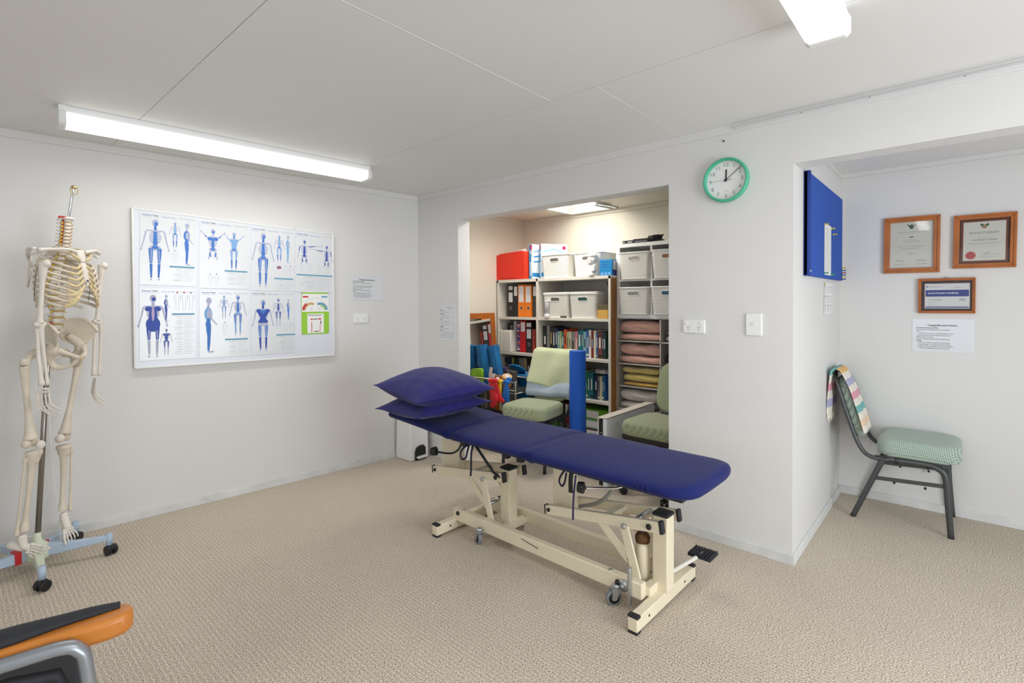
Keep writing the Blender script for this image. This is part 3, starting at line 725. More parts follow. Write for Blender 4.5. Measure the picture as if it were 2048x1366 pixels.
for y in (-.128, .128):
    M().box(-.665, .62, y-.021, y+.021, .062, .136).build('side_rail', M_cream, bed, .005)
    for x in (-.585, .45): M().ball((x, y-.002, .136), (.012, .012, .007), n=10).build('dome_bolt', M_steel, bed)
for x in (-.3, .62): M().box(x-.02, x+.02, -.11, .11, .07, .11).build('cross_member', M_cream, bed, .003)
M().tube([(-.1, -.15, .118), (-.06, -.1505, .114), (0.02, -.151, .103)], .0016, 5).build('scuff_mark', M_black, bed)
for x in (-.33, .65):
    M().box(x-.037, x+.037, -.037, .037, .068, .418).build('post', M_cream, bed, .006)
    M().box(x-.039, x+.039, -.039, .039, .414, .43).build('post_cap', M_rubber, bed, .006)
for x0 in (-.915, .035):       # two lifting arm units: left (head) and right (foot)
    xe = x0+.625 if x0 < 0 else x0+.645
    dz = .012 if x0 < 0 else 0
    za, zb_ = .30+dz*.3, .393
    for y in (-.088, .088):
        M().bar((x0, y, za), (xe, y, zb_), .026, .052).build('lift_arm', M_cream, bed, .004)
        d = Vector((xe-x0, 0, zb_-za)).normalized()
        M().bar(Vector((xe, y, zb_))-d*.002, Vector((xe, y, zb_))+d*.014, .030, .057).build('arm_cap', M_rubber, bed, .004)
        s = -1 if y < 0 else 1
        M().ball((x0+.018, y+s*.017, za+.004), (.011, .009, .011), n=10).build('pin_knob', M_black, bed)
        M().ball((xe-.05, y+s*.017, zb_-.008), (.014, .008, .014), n=12).build('pin_knob', M_black, bed)
        M().tube([(x0-.004, y+s*.016, za-.02), (x0-.008, y+s*.016, za+.025), (x0+.014, y+s*.014, za+.034)], .0035, 6).build('spring_clip', M_black, bed)
    M().box(x0+.02, x0+.06, -.08, .08, za-.01, za+.02).build('arm_crossbar', M_cream, bed, .003)
    M().box(x0+.34, x0+.38, -.08, .08, .345, .37).build('arm_crossbar', M_cream, bed, .003)
    px0 = x0-.01 if x0 > 0 else x0+.0
    M().box(px0, px0+(.165 if x0 < 0 else .125), -.03, .03, za-.0, .582).build('upright', M_cream, bed, .006)
    # struts from the arms down to the rails
    for y in (-.1, .1):
        sx = x0
        M().bar((sx+.47, y-.002, .352), (sx+.535, y, .125), .012, .042, up=(1, 0, 0)).build('strut', M_cream, bed, .002)
        M().bar((sx+.33, y+.01, .335), (sx+.49, y+.012, .19), .010, .04, up=(1, 0, 1)).build('strut', M_cream, bed, .002)
        M().ball((sx+.47, y-.012 if y < 0 else y+.012, .352), (.014, .006, .014), n=10).build('strut_bolt', M_steel, bed)
    M().tube([(x0+.49, -.1, .2), (x0+.49, .1, .2)], .009, 8).build('pivot_rod', M_steel, bed)
    M().ball((x0+.3, -.155, .115), (.013, .009, .013), n=10).build('rail_knob', M_black, bed) if x0 < 0 else M().ball((.50, -.155, .105), (.014, .010, .014), n=10).build('rail_knob', M_black, bed)
# hydraulic cylinder and pedal
M().lathe([(.034, .075), (.036, .085), (.036, .235), (.03, .255), (.018, .262)], 18, T=Matrix.Translation((.55, -.01, 0))).build('hydraulic_cylinder', M_cream, bed)
M_rust = mat('rusty_steel', srgb(120, 84, 52), .7, .3, var=.5, vscale=60, bump=.3, bscale=120)
M().lathe([(.018, .258), (.034, .262), (.036, .285), (.028, .3), (.016, .305)], 18, T=Matrix.Translation((.55, -.01, 0))).build('cylinder_collar', M_rust, bed)
M().tube([(.55, -.01, .3), (.55, -.01, .385)], .011, 10).tube([(.55, -.09, .385), (.55, .07, .385)], .012, 10).build('piston_rod', M_steel, bed)
M().tube([(.66, .01, .13), (.68, .12, .135), (.70, .22, .14), (.715, .30, .145)], .010, 8, smooth=5).build('pedal_lever', mat('white_enamel', srgb(236, 232, 222), .35), bed)
pd = M().box(.66, .775, .24, .345, .138, .152)
pdo = pd.build('foot_pedal', M_rubber, bed, .004)
for i in range(8): M().box(.663+i*.0142, .671+i*.0142, .243, .342, .152, .158).build('tread_rib', M_rubber, pdo, .0015)
# steel brake lever at the foot end
M().box(.56, .574, -.172, -.148, .03, .20).build('brake_lever', M_steel, bed, .003)
M().tube([(.53, -.148, .1), (.53, -.158, .1)], .028, 18).tube([(.53, -.158, .1), (.53, -.168, .1)], .011, 6).build('brake_disc', M_steel, bed)
def caster(x, y, rot, far=False, name='caster', r=.036, parent=bed):
    T = Matrix.Translation((x, y, 0)) @ Matrix.Rotation(rot, 4, 'Z')
    w_ = M().tube([(0, -.011, r), (0, .011, r)], r, 22).build(name, M_grey, parent, .003, T=T)
    M().tube([(0, -.0125, r), (0, .0125, r)], r*.72, 18).build('wheel_disc', M_black, w_)
    M().tube([(0, -.0145, r), (0, .0145, r)], r*.34, 12).build('hub', M_steel, w_)
    for s in (-1, 1): M().prism([(-.01, r-.008), (.01, r-.008), (.03, r*2+.004), (.002, r*2+.012), (-.012, r*2)], s*.017-.0015, s*.017+.0015).build('fork', M_steel, w_)
    M().box(-.012, .036, -.019, .019, r*2+.002, r*2+.008).lathe([(.02, r*2+.007), (.02, r*2+.02), (.014, r*2+.026)], 12, T=Matrix.Translation((.014, 0, 0))).build('swivel_plate', M_steel, w_)
    return w_
caster(-.415, -.172, -.35); caster(.485, -.165, .9); caster(-.40, .172, .3); caster(.47, .172, -.3)

# mattress under a navy fitted sheet (three sections pulled in at the hinges)
rn = random.Random(11)
def mattress(u, v):
    x = -1.172 + u*2.075           # head to foot, local
    t = x+1.172
    zc = .632 + max(0, (-.53-x))*.062
    hw = .278; hh = .036
    # plan rounding at both ends
    de = min(t, 2.075-t)
    R = .13 if t > 1 else .035
    k = 1.0 if de > R else math.sqrt(max(0, 1-((R-de)/R)**2))
    hw2 = hw - (R*(1-k))*(1.15 if t > 1 else 1)
    hh2 = hh*(.55+.45*min(1, de/.03)**.5) if de < .03 else hh
    pinch = sum(math.exp(-((x-c)/.035)**2) for c in (-.55, .06))
    a = 2*PI*v
    ca, sa = math.cos(a), math.sin(a)
    px = math.copysign(abs(ca)**.35, ca); pz = math.copysign(abs(sa)**.55, sa)
    wr = .004*math.sin(x*47+a*2)*pinch*2 + .0025*math.sin(x*9+a)*max(0, -sa)
    y = (hw2-.010*pinch*abs(ca))*px
    z = zc + (hh2)*pz*(1-.10*pinch) + wr - (.012*(y/hw)**2 if sa > 0 else 0) - (.008 if sa < 0 and abs(ca) > .5 else 0)*pinch
    if sa > 0: z += .004*math.sin(x*5.2+.8)*math.cos(y*6)
    return (x, y-.01, z)
mm = M().surf(mattress, 150, 44)
n_ = 45; mm.f.append(tuple(range(44))); mm.f.append(tuple(150*n_+i for i in range(43, -1, -1))); mm.mi += [0, 0]; mm.sm += [True, True]
mm.build('mattress', M_navy, bed)
M().box(-.60, .84, -.22, .20, .580, .598).build('mattress_board', M_rubber, bed, .004)
# small fold lines of the sheet near the hinges
for c, n in ((-.555, 3), (.06, 4), (.70, 3)):
    for i in range(n):
        x = c+(i-1)*.018
        M().tube([(x, -.272, .655-abs(i-1)*.004), (x+.004*(i-1), -.290, .632), (x+.012*(i-1), -.288, .612)], [.001, .0036, .001], 6, smooth=4).build('sheet_fold', M_navy, bed)
# ties, straps, knobs and stay under the mattress
M_strap = mat('navy_webbing', srgb(26, 26, 50), .85)
def ribbon(pts, w_, name, mt=M_strap, up=(0, 1, 0)): return M().tube(pts, w_, 6, flat=.18, smooth=5, up=up).build(name, mt, bed)
ribbon([(-.37, -.25, .60), (-.375, -.26, .55), (-.375, -.262, .47), (-.38, -.262, .425)], .008, 'tie')
ribbon([(-.41, -.25, .60), (-.44, -.27, .565), (-.455, -.27, .535), (-.44, -.27, .51), (-.41, -.27, .525), (-.405, -.262, .56), (-.40, -.25, .60)], .007, 'tie_loop')
ribbon([(.335, -.25, .59), (.335, -.268, .5), (.333, -.27, .43), (.332, -.27, .385)], .006, 'tie', mat('violet_tape', srgb(60, 44, 96), .8))
ribbon([(.27, -.25, .60), (.252, -.262, .565), (.247, -.262, .54), (.262, -.262, .525), (.278, -.262, .545), (.28, -.25, .59)], .006, 'tie_loop')
ribbon([(.305, -.24, .60), (.305, -.25, .56), (.305, -.25, .50)], .014, 'webbing_strap', M_black)
M().tube([(-.42, -.2, .595), (-.34, -.12, .42), (-.30, -.09, .385)], .008, 8).build('gas_stay', M_rubber, bed)
kn = M().tube([(-.72, -.27, .497), (-.69, -.255, .505)], [.024, .028], 14).build('crank_knob', M_black, bed, .004)
M().tube([(-.69, -.255, .50), (-.60, -.22, .50), (-.55, -.2, .53), (-.53, -.19, .585)], .006, 8, smooth=5).build('crank_rod', M_rubber, bed)
M().tube([(.345, -.25, .537), (.375, -.24, .537)], [.026, .028], 8).build('crank_knob', M_black, bed, .004)
M().tube([(.375, -.24, .537), (.50, -.16, .545), (.54, -.13, .575)], .006, 8, smooth=5).build('crank_rod', M_chrome, bed)
M().tube([(.43, -.05, .57), (.42, -.05, .50), (.33, -.04, .40), (.20, -.03, .34)], .010, 8, smooth=6).build('hose', mat('grey_hose', srgb(150, 148, 138), .5), bed)
for x in (-.12, -.02, -.45): M().box(x-.018, x+.018, -.255, -.225, .575, .6).build('clamp', M_black, bed, .003)

# pillows
def pillow(label, C4, hz, hb, seed):
    o = thing('pillow', label, 'pillow', (1.265, -.87, C4[0][2]-.07), group='navy pillows at the head of the table')
    nl, nr, fr, fl = [Vector(p)-o.location for p in C4]
    def fn(sign):
        def f(u, v):
            a, b_ = 2*u-1, 2*v-1
            # edges pull in between the corners
            pa = a*(1-.07*(1-b_*b_)*abs(a)); pb = b_*(1-.07*(1-a*a)*abs(b_))
            U, V = (pa+1)/2, (pb+1)/2
            p = nl*(1-U)*(1-V)+nr*U*(1-V)+fr*U*V+fl*(1-U)*V
            h = (max(0, 1-abs(a)**2.3)**.62)*(max(0, 1-abs(b_)**2.3)**.62)
            edge = (1-h)
            wz_ = .006*math.sin(a*3.1+b_*2.3+seed)*h + .0035*math.sin(a*15+b_*6+seed)*edge*h*3*max(0, math.sin(a*2+b_*3+seed)) + .002*math.sin(b_*19-a*8+seed)*h*edge*3
            sag = -.012*(1-max(abs(a), abs(b_)))
            return p + Vector((0, 0, sign*h*(hz if sign > 0 else hb)+wz_+ (sag if sign < 0 else 0)))
        return f
    m_ = M().surf(fn(1), 40, 40).surf(fn(-1), 40, 40)
    m_.build('cushion', M_navy2, o)
    o['label'] = label
    loop = [nl, nr, fr, fl, nl]; pts = []
    for i in range(4):
        for k in range(12):
            t = k/12; p = loop[i].lerp(loop[i+1], t)
            c = (nl+nr+fr+fl)/4
            pts.append(p+(c-p)*.07*(1-(2*t-1)**2)*.9)
    pts.append(pts[0])
    M().tube(pts, .003, 5).build('seam', M_navy2, o)
    return o
pillow('lower navy pillow lying on the head of the treatment table', [(.965, -1.11, .712), (1.57, -1.235, .760), (1.56, -.63, .765), (.96, -.53, .745)], .085, .062, 1.0)
pillow('upper navy pillow, stacked on the other at the head of the treatment table', [(.955, -1.115, .866), (1.58, -1.25, .845), (1.572, -.612, .848), (.95, -.50, .870)], .112, .100, 2.7)

# ------------------------------------------------------------------ padded stacking chairs
M_frame = mat('graphite_frame', srgb(84, 86, 88), .38, .55)
M_fdark = mat('black_frame', srgb(46, 48, 52), .42, .5)
def rrect(x0, x1, y0, y1, r, n=5):
    P_ = []
    for cx, cy, a0 in ((x1-r, y1-r, 0), (x0+r, y1-r, PI/2), (x0+r, y0+r, PI), (x1-r, y0+r, 1.5*PI)):
        for i in range(n+1): a = a0+PI/2*i/n; P_.append((cx+r*math.cos(a), cy+r*math.sin(a)))
    return P_
def pad(poly, z0, z1, r, layers=3, dome=.008, mi=0):
    # soft edged pad: stacked inset loops
    m_ = M(); n = len(poly); cx = sum(p[0] for p in poly)/n; cy = sum(p[1] for p in poly)/n
    rings = []
    for k in range(layers+1):
        a = PI/2*k/layers; rings.append((r*(1-math.sin(a)), z0+r*(1-math.cos(a)) if False else z0+r*(1-math.cos(PI/2*(1-k/layers)))*0))
    prof = [(r*.8, z0), (r*.25, z0+r*.25), (0, z0+r*.9), (0, z1-r), (r*.2, z1-r*.4), (r*.7, z1-r*.08), (r*1.6, z1)]
    vs = []
    for ins, z in prof:
        for p in poly:
            dx, dy = cx-p[0], cy-p[1]; l = math.hypot(dx, dy)
            vs.append((p[0]+dx/l*ins, p[1]+dy/l*ins, z))
    fs = [(i*n+j, i*n+(j+1) % n, (i+1)*n+(j+1) % n, (i+1)*n+j) for i in range(len(prof)-1) for j in range(n)]
    k = len(vs); vs.append((cx, cy, z1+dome)); L_ = (len(prof)-1)*n
    fs += [(L_+j, L_+(j+1) % n, k) for j in range(n)]; fs.append(tuple(range(n-1, -1, -1)))
    return m_.add(vs, fs, mi, True)
def make_chair(label, T, rz, fab, frm, group='padded stacking chairs'):
    o = thing('padded_chair', label, 'chair', T, rz, group)
    pad(rrect(-.125, .285, -.218, .218, .085), .425, .538, .036).build('seat', fab, o)
    for s in (-1, 1):
        y = s*.205
        M().tube([(-.245, y, .0), (-.19, y, .14), (-.098, y, .375), (-.07, y*.98, .403), (-.03, y*.97, .410)], .0135, 8, smooth=4, flat=1.25).build('leg', frm, o)
        M().tube([(-.03, y*.97, .408), (.12, y*.97, .410), (.175, y, .400), (.212, y, .355), (.225, y, .2), (.24, y, 0)], .0135, 8, smooth=4, flat=1.25).build('leg', frm, o)
        M().bar((-.13, y*.93, .408), (.24, y*.93, .418), .012, .024).build('seat_rail', frm, o, .002)
        M().bar((-.135, y*.985, .277), (.218, y*.985, .300), .014, .022).build('stretcher', frm, o, .002)
        for x in (-.03, .12): M().box(x-.006, x+.006, y-.007, y+.007, .262, .274).build('stacking_stop', M_black, o)
        for x in (-.02, .13): M().box(x-.006, x+.006, y-.007, y+.007, .386, .396).build('stacking_stop', M_black, o)
    yb = .205
    M().tube([(-.06, -yb, .405), (-.135, -yb, .405), (-.185, -yb, .43), (-.225, -yb, .50), (-.268, -yb, .63), (-.325, -yb*.98, .82), (-.348, -yb*.82, .89), (-.358, -yb*.45, .915), (-.36, 0, .92),
              (-.358, yb*.45, .915), (-.348, yb*.82, .89), (-.325, yb*.98, .82), (-.268, yb, .63), (-.225, yb, .50), (-.185, yb, .43), (-.135, yb, .405), (-.06, yb, .405)], .0125, 8, smooth=4, flat=1.2, up=(0, 1, 0)).build('back_frame', frm, o)
    # backrest pad in a tilted plane
    ang = math.atan2(.30*1.0, 1.0)
    Tb = Matrix.Translation((-.215, 0, .505)) @ Matrix.Rotation(-ang, 4, 'Y') @ Matrix(((0, 0, 1, 0), (1, 0, 0, 0), (0, 1, 0, 0), (0, 0, 0, 1)))
    b_ = pad(rrect(-.188, .188, .0, .405, .10, 6), -.012, .034, .016, dome=.006)
    bo = b_.build('backrest', fab, o, T=Tb)
    M().add([(p[0]*.98, .2+(p[1]-.2)*.98, -.014) for p in rrect(-.188, .188, .0, .405, .10, 6)], [tuple(range(28))]).build('back_panel', frm, bo)
    M().tube([(.2, -.2, .41), (.2, .2, .41)], .009, 8).tube([(-.1, -.2, .41), (-.1, .2, .41)], .009, 8).build('cross_tube', frm, o)
    return o
chair1 = make_chair('grey-framed chair with mint dotted seat standing alone in the nook', (3.55, 1.140, 0), 0, M_seat, M_frame)
chair2 = make_chair('padded chair holding folded towels in the alcove beside the blue foam roller', (1.055, .47, 0), -1.43, M_seat2, M_fdark)
# office chair: same fabric, five-star base on casters
oc = thing('office_chair', 'green office chair on black castors half hidden by the right alcove jamb', 'chair', (2.187, .565, 0), -1.6)
pad(rrect(-.15, .285, -.225, .225, .08), .432, .538, .036).build('seat', M_seat2, oc)
M().box(-.13, .26, -.205, .205, .395, .434, tx=-.01, ty=-.01).build('seat_pan', M_black, oc, .012)
ang_ = math.atan2(.30, 1.0)
Tb_ = Matrix.Translation((-.205, 0, .50)) @ Matrix.Rotation(-ang_, 4, 'Y') @ Matrix(((0, 0, 1, 0), (1, 0, 0, 0), (0, 1, 0, 0), (0, 0, 0, 1)))
bo_ = pad(rrect(-.185, .185, .03, .43, .11, 6), -.008, .034, .018, dome=.006).build('backrest', M_seat2, oc, T=Tb_)
sh_ = M().prism(rrect(-.2, .2, .015, .445, .12, 7), -.02, -.004, axis='z').build('back_shell', M_frame, bo_, .004)
M().tube([(-.06, 0, .40), (-.16, 0, .41), (-.215, 0, .47), (-.25, 0, .58)], .02, 8, smooth=4, flat=.6).build('back_spine', M_black, oc)
M().tube([(.05, 0, .40), (.05, 0, .2), (.05, 0, .09)], [.028, .028, .034], 16).build('gas_column', M_black, oc)
for k in range(5):
    a = math.radians(-42+72*k); d = Vector((math.cos(a), math.sin(a), 0)); c0 = Vector((.05, 0, 0))
    ar = M().tube([c0+d*.02+Vector((0, 0, .105)), c0+d*.15+Vector((0, 0, .095)), c0+d*.285+Vector((0, 0, .075))], [.024, .02, .014], 8, flat=.8).build('base_arm', M_black, oc)
    n_ = Vector((-d.y, d.x, 0))
    for s in (-1, 1): M().tube([c0+d*.29+n_*s*.006+Vector((0, 0, .026)), c0+d*.29+n_*s*.026+Vector((0, 0, .026))], .026, 16).build('castor', M_black, ar, .003)
    M().tube([c0+d*.285+Vector((0, 0, .03)), c0+d*.285+Vector((0, 0, .075))], .012, 8).build('castor_stem', M_black, ar)

# checked wrap over the nook chair
TC = [mat('wrap_'+n, srgb(*c), .9, bump=.2, bscale=160) for n, c in (('cream', (232, 226, 214)), ('peach', (236, 204, 176)), ('lavender', (176, 176, 208)), ('pink', (222, 158, 176)), ('teal', (120, 182, 182)), ('ochre', (226, 186, 120)))]
def draped(o, path, y0, y1, bands, th, name, skewf=None, nv=8, fr=True, amp=.004):
    pts = [Vector((p[0], 0, p[1])) for p in path]
    L = [0]
    for i in range(1, len(pts)): L.append(L[-1]+(pts[i]-pts[i-1]).length)
    def at(u):
        s = u*L[-1]
        for i in range(1, len(pts)):
            if s <= L[i] or i == len(pts)-1:
                t = (s-L[i-1])/(L[i]-L[i-1]); return pts[i-1].lerp(pts[i], t)
    nu = len(bands)*3
    m_ = M()
    def P_(u, v):
        p = at(u); sk_v = skewf(u) if skewf else 0
        return (p.x+amp*math.sin(v*11+u*5), y0+(y1-y0)*v+sk_v, p.z+amp*.4*math.sin(v*9))
    vs = [P_(i/nu, j/nv) for i in range(nu+1) for j in range(nv+1)]
    for i in range(nu):
        pass
    m_.add(vs, [], 0)
    for i in range(nu):
        for j in range(nv):
            k = nv+1; m_.f.append((i*k+j, (i+1)*k+j, (i+1)*k+j+1, i*k+j+1)); m_.mi.append(bands[i//3]); m_.sm.append(True)
    return m_.build(name, TC, o, solid=th, sub=1)
wr = thing('striped_wrap', 'pastel checked cotton wrap draped over the back of the nook chair', 'wrap', (3.2, .915, .945))
Bw = [0, 5, 0, 2, 0, 3, 0, 4, 0, 1, 0]
draped(wr, [(-.018, -.015), (.0, .010), (.034, .0), (.088, -.12), (.142, -.285), (.172, -.395)], .0, .26, [4, 5, 0, 2, 0, 3, 0, 4, 0, 1, 0], .012, 'front_drape', lambda u: .0)
draped(wr, [(.004, .010), (-.018, -.005), (-.024, -.10), (-.026, -.30)], -.045, .20, [4, 0, 3, 0, 2, 0], .012, 'back_drape', amp=.007)
for i in range(9): M().tube([(-.026+.003*math.sin(i*3), -.040+i*.025, -.29), (-.026+.003*math.sin(i*2), -.042+i*.026, -.33-.012*(i % 3))], [.007, .004], 6).build('fringe', TC[0], wr)

# ------------------------------------------------------------------ towels over the alcove chair (local to the chair's turn)
M_tow_g = mat('pale_green_towel', srgb(204, 212, 172), .95, bump=.5, bscale=260, var=.05, sheen=.3)
M_tow_b = mat('pale_blue_towel', srgb(186, 202, 218), .95, bump=.5, bscale=260, var=.05, sheen=.3)
def over_back(name, label, mt, prof, hw0, hw1, th, seed, corner=0.0):
    o = thing(name, label, 'towel', (1.055, .47, 0), -1.43)
    n = len(prof)-1; nu = n*4
    def f(u, v):
        s = u*n; i = min(int(s), n-1); t = s-i
        x = prof[i][0]*(1-t)+prof[i+1][0]*t; z = prof[i][1]*(1-t)+prof[i+1][1]*t
        hw = hw0+(hw1-hw0)*u; y = -hw+2*hw*v
        zz = z + .003*math.sin(v*5+seed)+ (corner*(v)*max(0, u-.55)*2)
        return (x+.007*math.sin(v*13+u*6+seed)+.005*math.sin(u*14+v*5), y, zz)
    M().surf(f, nu, 18).build('cloth', mt, o, solid=th, sub=1)
    return o
over_back('hand_towel', 'pale green towel folded over the chair back beside the foam roller', M_tow_g,
          [(-.43, .72), (-.425, .84), (-.40, .94), (-.35, .968), (-.285, .945), (-.238, .84), (-.20, .74), (-.175, .665)], .205, .222, .014, 1, -.06)
over_back('bath_towel', 'pale blue towel hanging under the green towel on the chair back', M_tow_b,
          [(-.40, .74), (-.395, .84), (-.375, .915), (-.345, .935), (-.305, .915), (-.262, .82), (-.228, .72), (-.185, .64), (-.165, .58), (-.185, .545), (-.205, .56)], .218, .232, .02, 2, .02)

# ------------------------------------------------------------------ pedal bin in the corner
bn = thing('pedal_bin', 'white plastic pedal bin in the corner behind the head of the table', 'bin', (.005, -.275, 0), .06)
bm_ = M().box(0, .205, 0, .215, 0, .50, tx=.008, ty=.008)
body = bm_.build('body', M_white, bn, .012)
M().prism([(.045, .0), (.045, .075), (.06, .11), (.095, .125), (.14, .125), (.165, .1), (.17, .0)], -0, .006, axis='z').build('pedal_recess', M_black, bn, T=frame((.2095, .0, .002), (0, 1, 0), (0, 0, 1)))
M().box(.18, .245, .06, .165, .018, .036).build('pedal', M_white, bn, .005)
M().box(-.004, .209, -.004, .219, .498, .53, tx=.02, ty=.02).build('lid', M_white, bn, .008)

# ------------------------------------------------------------------ armchair corner in the foreground
ac = thing('armchair', 'armchair end cut off at lower left, orange wooden arm with black pad', 'armchair', (2.385, -2.70, 0))
dA = Vector((-.36, -.93, 0)).normalized()
Ta = frame((0, 0, 0), (.98, -.19, 0), (.19, .98, 0))
def loc_poly(P_): return P_
arm = [(-.05, -.55), (.038, -.55), (.042, -.12), (.043, -.04), (.034, -.008), (.012, .004), (-.016, .0), (-.033, -.02), (-.038, -.06), (-.044, -.2)]
M().prism(arm, .652, .70, axis='z').build('arm_rest', M_wood2, ac, .012, 3, T=Ta)
M().tube([(-.012, -.022, .703), (-.010, -.10, .706), (-.004, -.22, .706), (.0, -.34, .706), (.0, -.5, .706)], [.013, .021, .034, .042, .042], 12, smooth=4, flat=.42).build('arm_pad', M_rubber, ac, T=Ta)
M_alloy = mat('grey_cast_alloy', srgb(158, 164, 172), .35, .65)
M().tube([(.064, -.5, .684), (.064, -.2, .684), (.064, -.118, .682), (.065, -.092, .668), (.065, -.080, .63), (.065, -.066, .45), (.060, -.05, .25), (.064, -.04, .014)], .018, 8, smooth=4, flat=.75).build('arm_bracket', M_alloy, ac, T=Ta)
M().tube([(.045, -.5, .63), (.045, -.2, .632), (.045, -.13, .62), (.045, -.115, .57)], .014, 6).build('bracket_web', M_rubber, ac, T=Ta)
M().prism(rrect(-.45, -.02, -.62, -.10, .06), .40, .46, axis='z').build('seat', M_rubber, ac, .015, T=Ta)
M().tube([(-.44, -.12, .41), (-.46, -.08, .2), (-.47, -.05, .01)], .013, 8).tube([(.06, -.58, .63), (.06, -.6, .01)], .013, 8).tube([(-.46, -.58, .63), (-.46, -.6, .01)], .013, 8).build('leg', M_alloy, ac, T=Ta)
M().bar((.05, -.12, .40), (-.44, -.12, .40), .02, .03).bar((.05, -.55, .40), (-.44, -.55, .40), .02, .03).build('seat_rail', M_alloy, ac, .003, T=Ta)
M().prism(rrect(-.45, -.02, -.68, -.60, .03), .5, .95, axis='z').build('backrest', M_rubber, ac, .015, T=Ta)

# ------------------------------------------------------------------ anatomical skeleton on its rolling stand
TS = frame((.165, -2.6, 0), (.10444666, .99453049, 0), (-.99453049, .10444666, 0))
M_bone = mat('ivory_bone_plastic', srgb(226, 214, 196), .42, var=.1, vscale=14, bump=.12, bscale=40)
M_bone2 = mat('pale_bone_plastic', srgb(232, 224, 214), .42, var=.06, vscale=18, bump=.1, bscale=50)
M_cart = mat('yellowed_cartilage', srgb(222, 202, 158), .4, var=.08, vscale=20)
M_disc = mat('tan_disc', srgb(196, 168, 104), .45)
M_nerve = mat('yellow_nerve', srgb(230, 188, 40), .4)
M_art = mat('red_artery', srgb(190, 40, 34), .4)
sk = thing('anatomical_skeleton', 'headless ivory anatomical skeleton hanging from its stand by the left wall', 'skeleton', TS)
def B3(x, y, z): return Vector((.07+.67*x+.74*y, .74*x-.67*y, z))
def bone(name, pts, r, mt=M_bone, n=10, smooth=4, flat=1.0, par=None, up=(0, 0, 1)): return M().tube(pts, r, n, smooth=smooth, flat=flat, up=up).build(name, mt, par or sk)
# spine
ctrl = [(.082, .0, 1.868), (.078, .01, 1.80), (.070, .03, 1.724), (.034, .065, 1.60), (.014, .08, 1.49), (.026, .05, 1.406), (.039, .025, 1.386), (.032, .008, 1.32), (.018, .015, 1.262)]
import bisect
cum = [0]
for i in range(1, len(ctrl)): cum.append(cum[-1]+(Vector(ctrl[i])-Vector(ctrl[i-1])).length)
def sp(s):
    s *= cum[-1]
    for i in range(1, len(ctrl)):
        if s <= cum[i] or i == len(ctrl)-1:
            t = (s-cum[i-1])/(cum[i]-cum[i-1]); return Vector(ctrl[i-1]).lerp(Vector(ctrl[i]), t)
hs = [.019]*7+[.0235+.0007*i for i in range(12)]+[.036]*5
tot = sum(hs); s_ = 0; VERT = []
fwd = Vector((.74, -.67, 0)); lat = Vector((.67, .74, 0))
for i, h in enumerate(hs):
    c = sp((s_+h/2)/tot); s_ += h; VERT.append(c)
    hh_ = h/tot*cum[-1]
    r = .0185 if i < 7 else (.0175+.0006*(i-7) if i < 19 else .0275)
    T = Matrix.Translation(c) @ Matrix(((lat.x, fwd.x, 0, 0), (lat.y, fwd.y, 0, 0), (0, 0, 1, 0), (0, 0, 0, 1)))
    k = hh_*.36
    v_ = M().lathe([(r*.8, -k), (r*1.05, -k*.8), (r*.86, 0), (r*1.05, k*.8), (r*.8, k)], 12, T=T, sx=1.15, sy=.85)
    tw = .042 if i < 7 else (.034 if i < 19 else .042)
    for s in (-1, 1): v_.tube([T @ Vector((s*r*.7, -.012, 0)), T @ Vector((s*tw, -.020, .002))], [.006, .0045], 6)
    v_.tube([T @ Vector((0, -.012, 0)), T @ Vector((0, -.030, -.003)), T @ Vector((0, -.052 if i > 6 else -.038, -.012))], [.009, .006, .005], 6, flat=1.4)
    vo = v_.build('vertebra', M_bone2, sk)
    cd = sp(min(1, s_/tot)); Td = T.copy(); Td.translation = cd
    M().lathe([(r*.9, -hh_*.13), (r*1.0, 0), (r*.9, hh_*.13)], 12, T=Td, sx=1.12, sy=.84).build('disc', M_disc, vo)
    for s in (-1, 1):
        nv = M().tube([Td @ Vector((s*r*.6, -.008, 0)), Td @ Vector((s*(r*1.35), -.006, -.002)), Td @ Vector((s*(r*1.6+.006), -.002, -.010))], [.0042, .0045, .0028], 6)
        nv.build('nerve', M_nerve, vo)
        if i < 7: M().tube([T @ Vector((s*(r+.006), -.003, -.006)), T @ Vector((s*(r+.009), -.001, .000)), T @ Vector((s*(r+.005), -.001, .006))], .0026, 6).build('artery', M_art, vo)
T0 = Matrix.Translation((.082, .0, 1.872)) @ Matrix(((lat.x, fwd.x, 0, 0), (lat.y, fwd.y, 0, 0), (0, 0, 1, 0), (0, 0, 0, 1)))
M().lathe([(.02, -.008), (.026, -.003), (.026, .003), (.018, .008)], 14, T=T0, sx=1.3, sy=.95).tube([T0 @ Vector((-.045, -.005, .0)), T0 @ Vector((.045, -.005, .004))], .0065, 8).build('atlas', M_bone2, sk)
M().tube([T0 @ Vector((-.02, .01, .004)), T0 @ Vector((-.048, .0, .003)), T0 @ Vector((-.055, -.004, -.006))], [.004, .005, .003], 6, smooth=3).build('artery', M_art, sk)
M().tube([Vector((-.005, -.015, 1.302)), Vector((.005, -.01, 1.296))], .013, 8).build('disc_prolapse', M_art, sk)
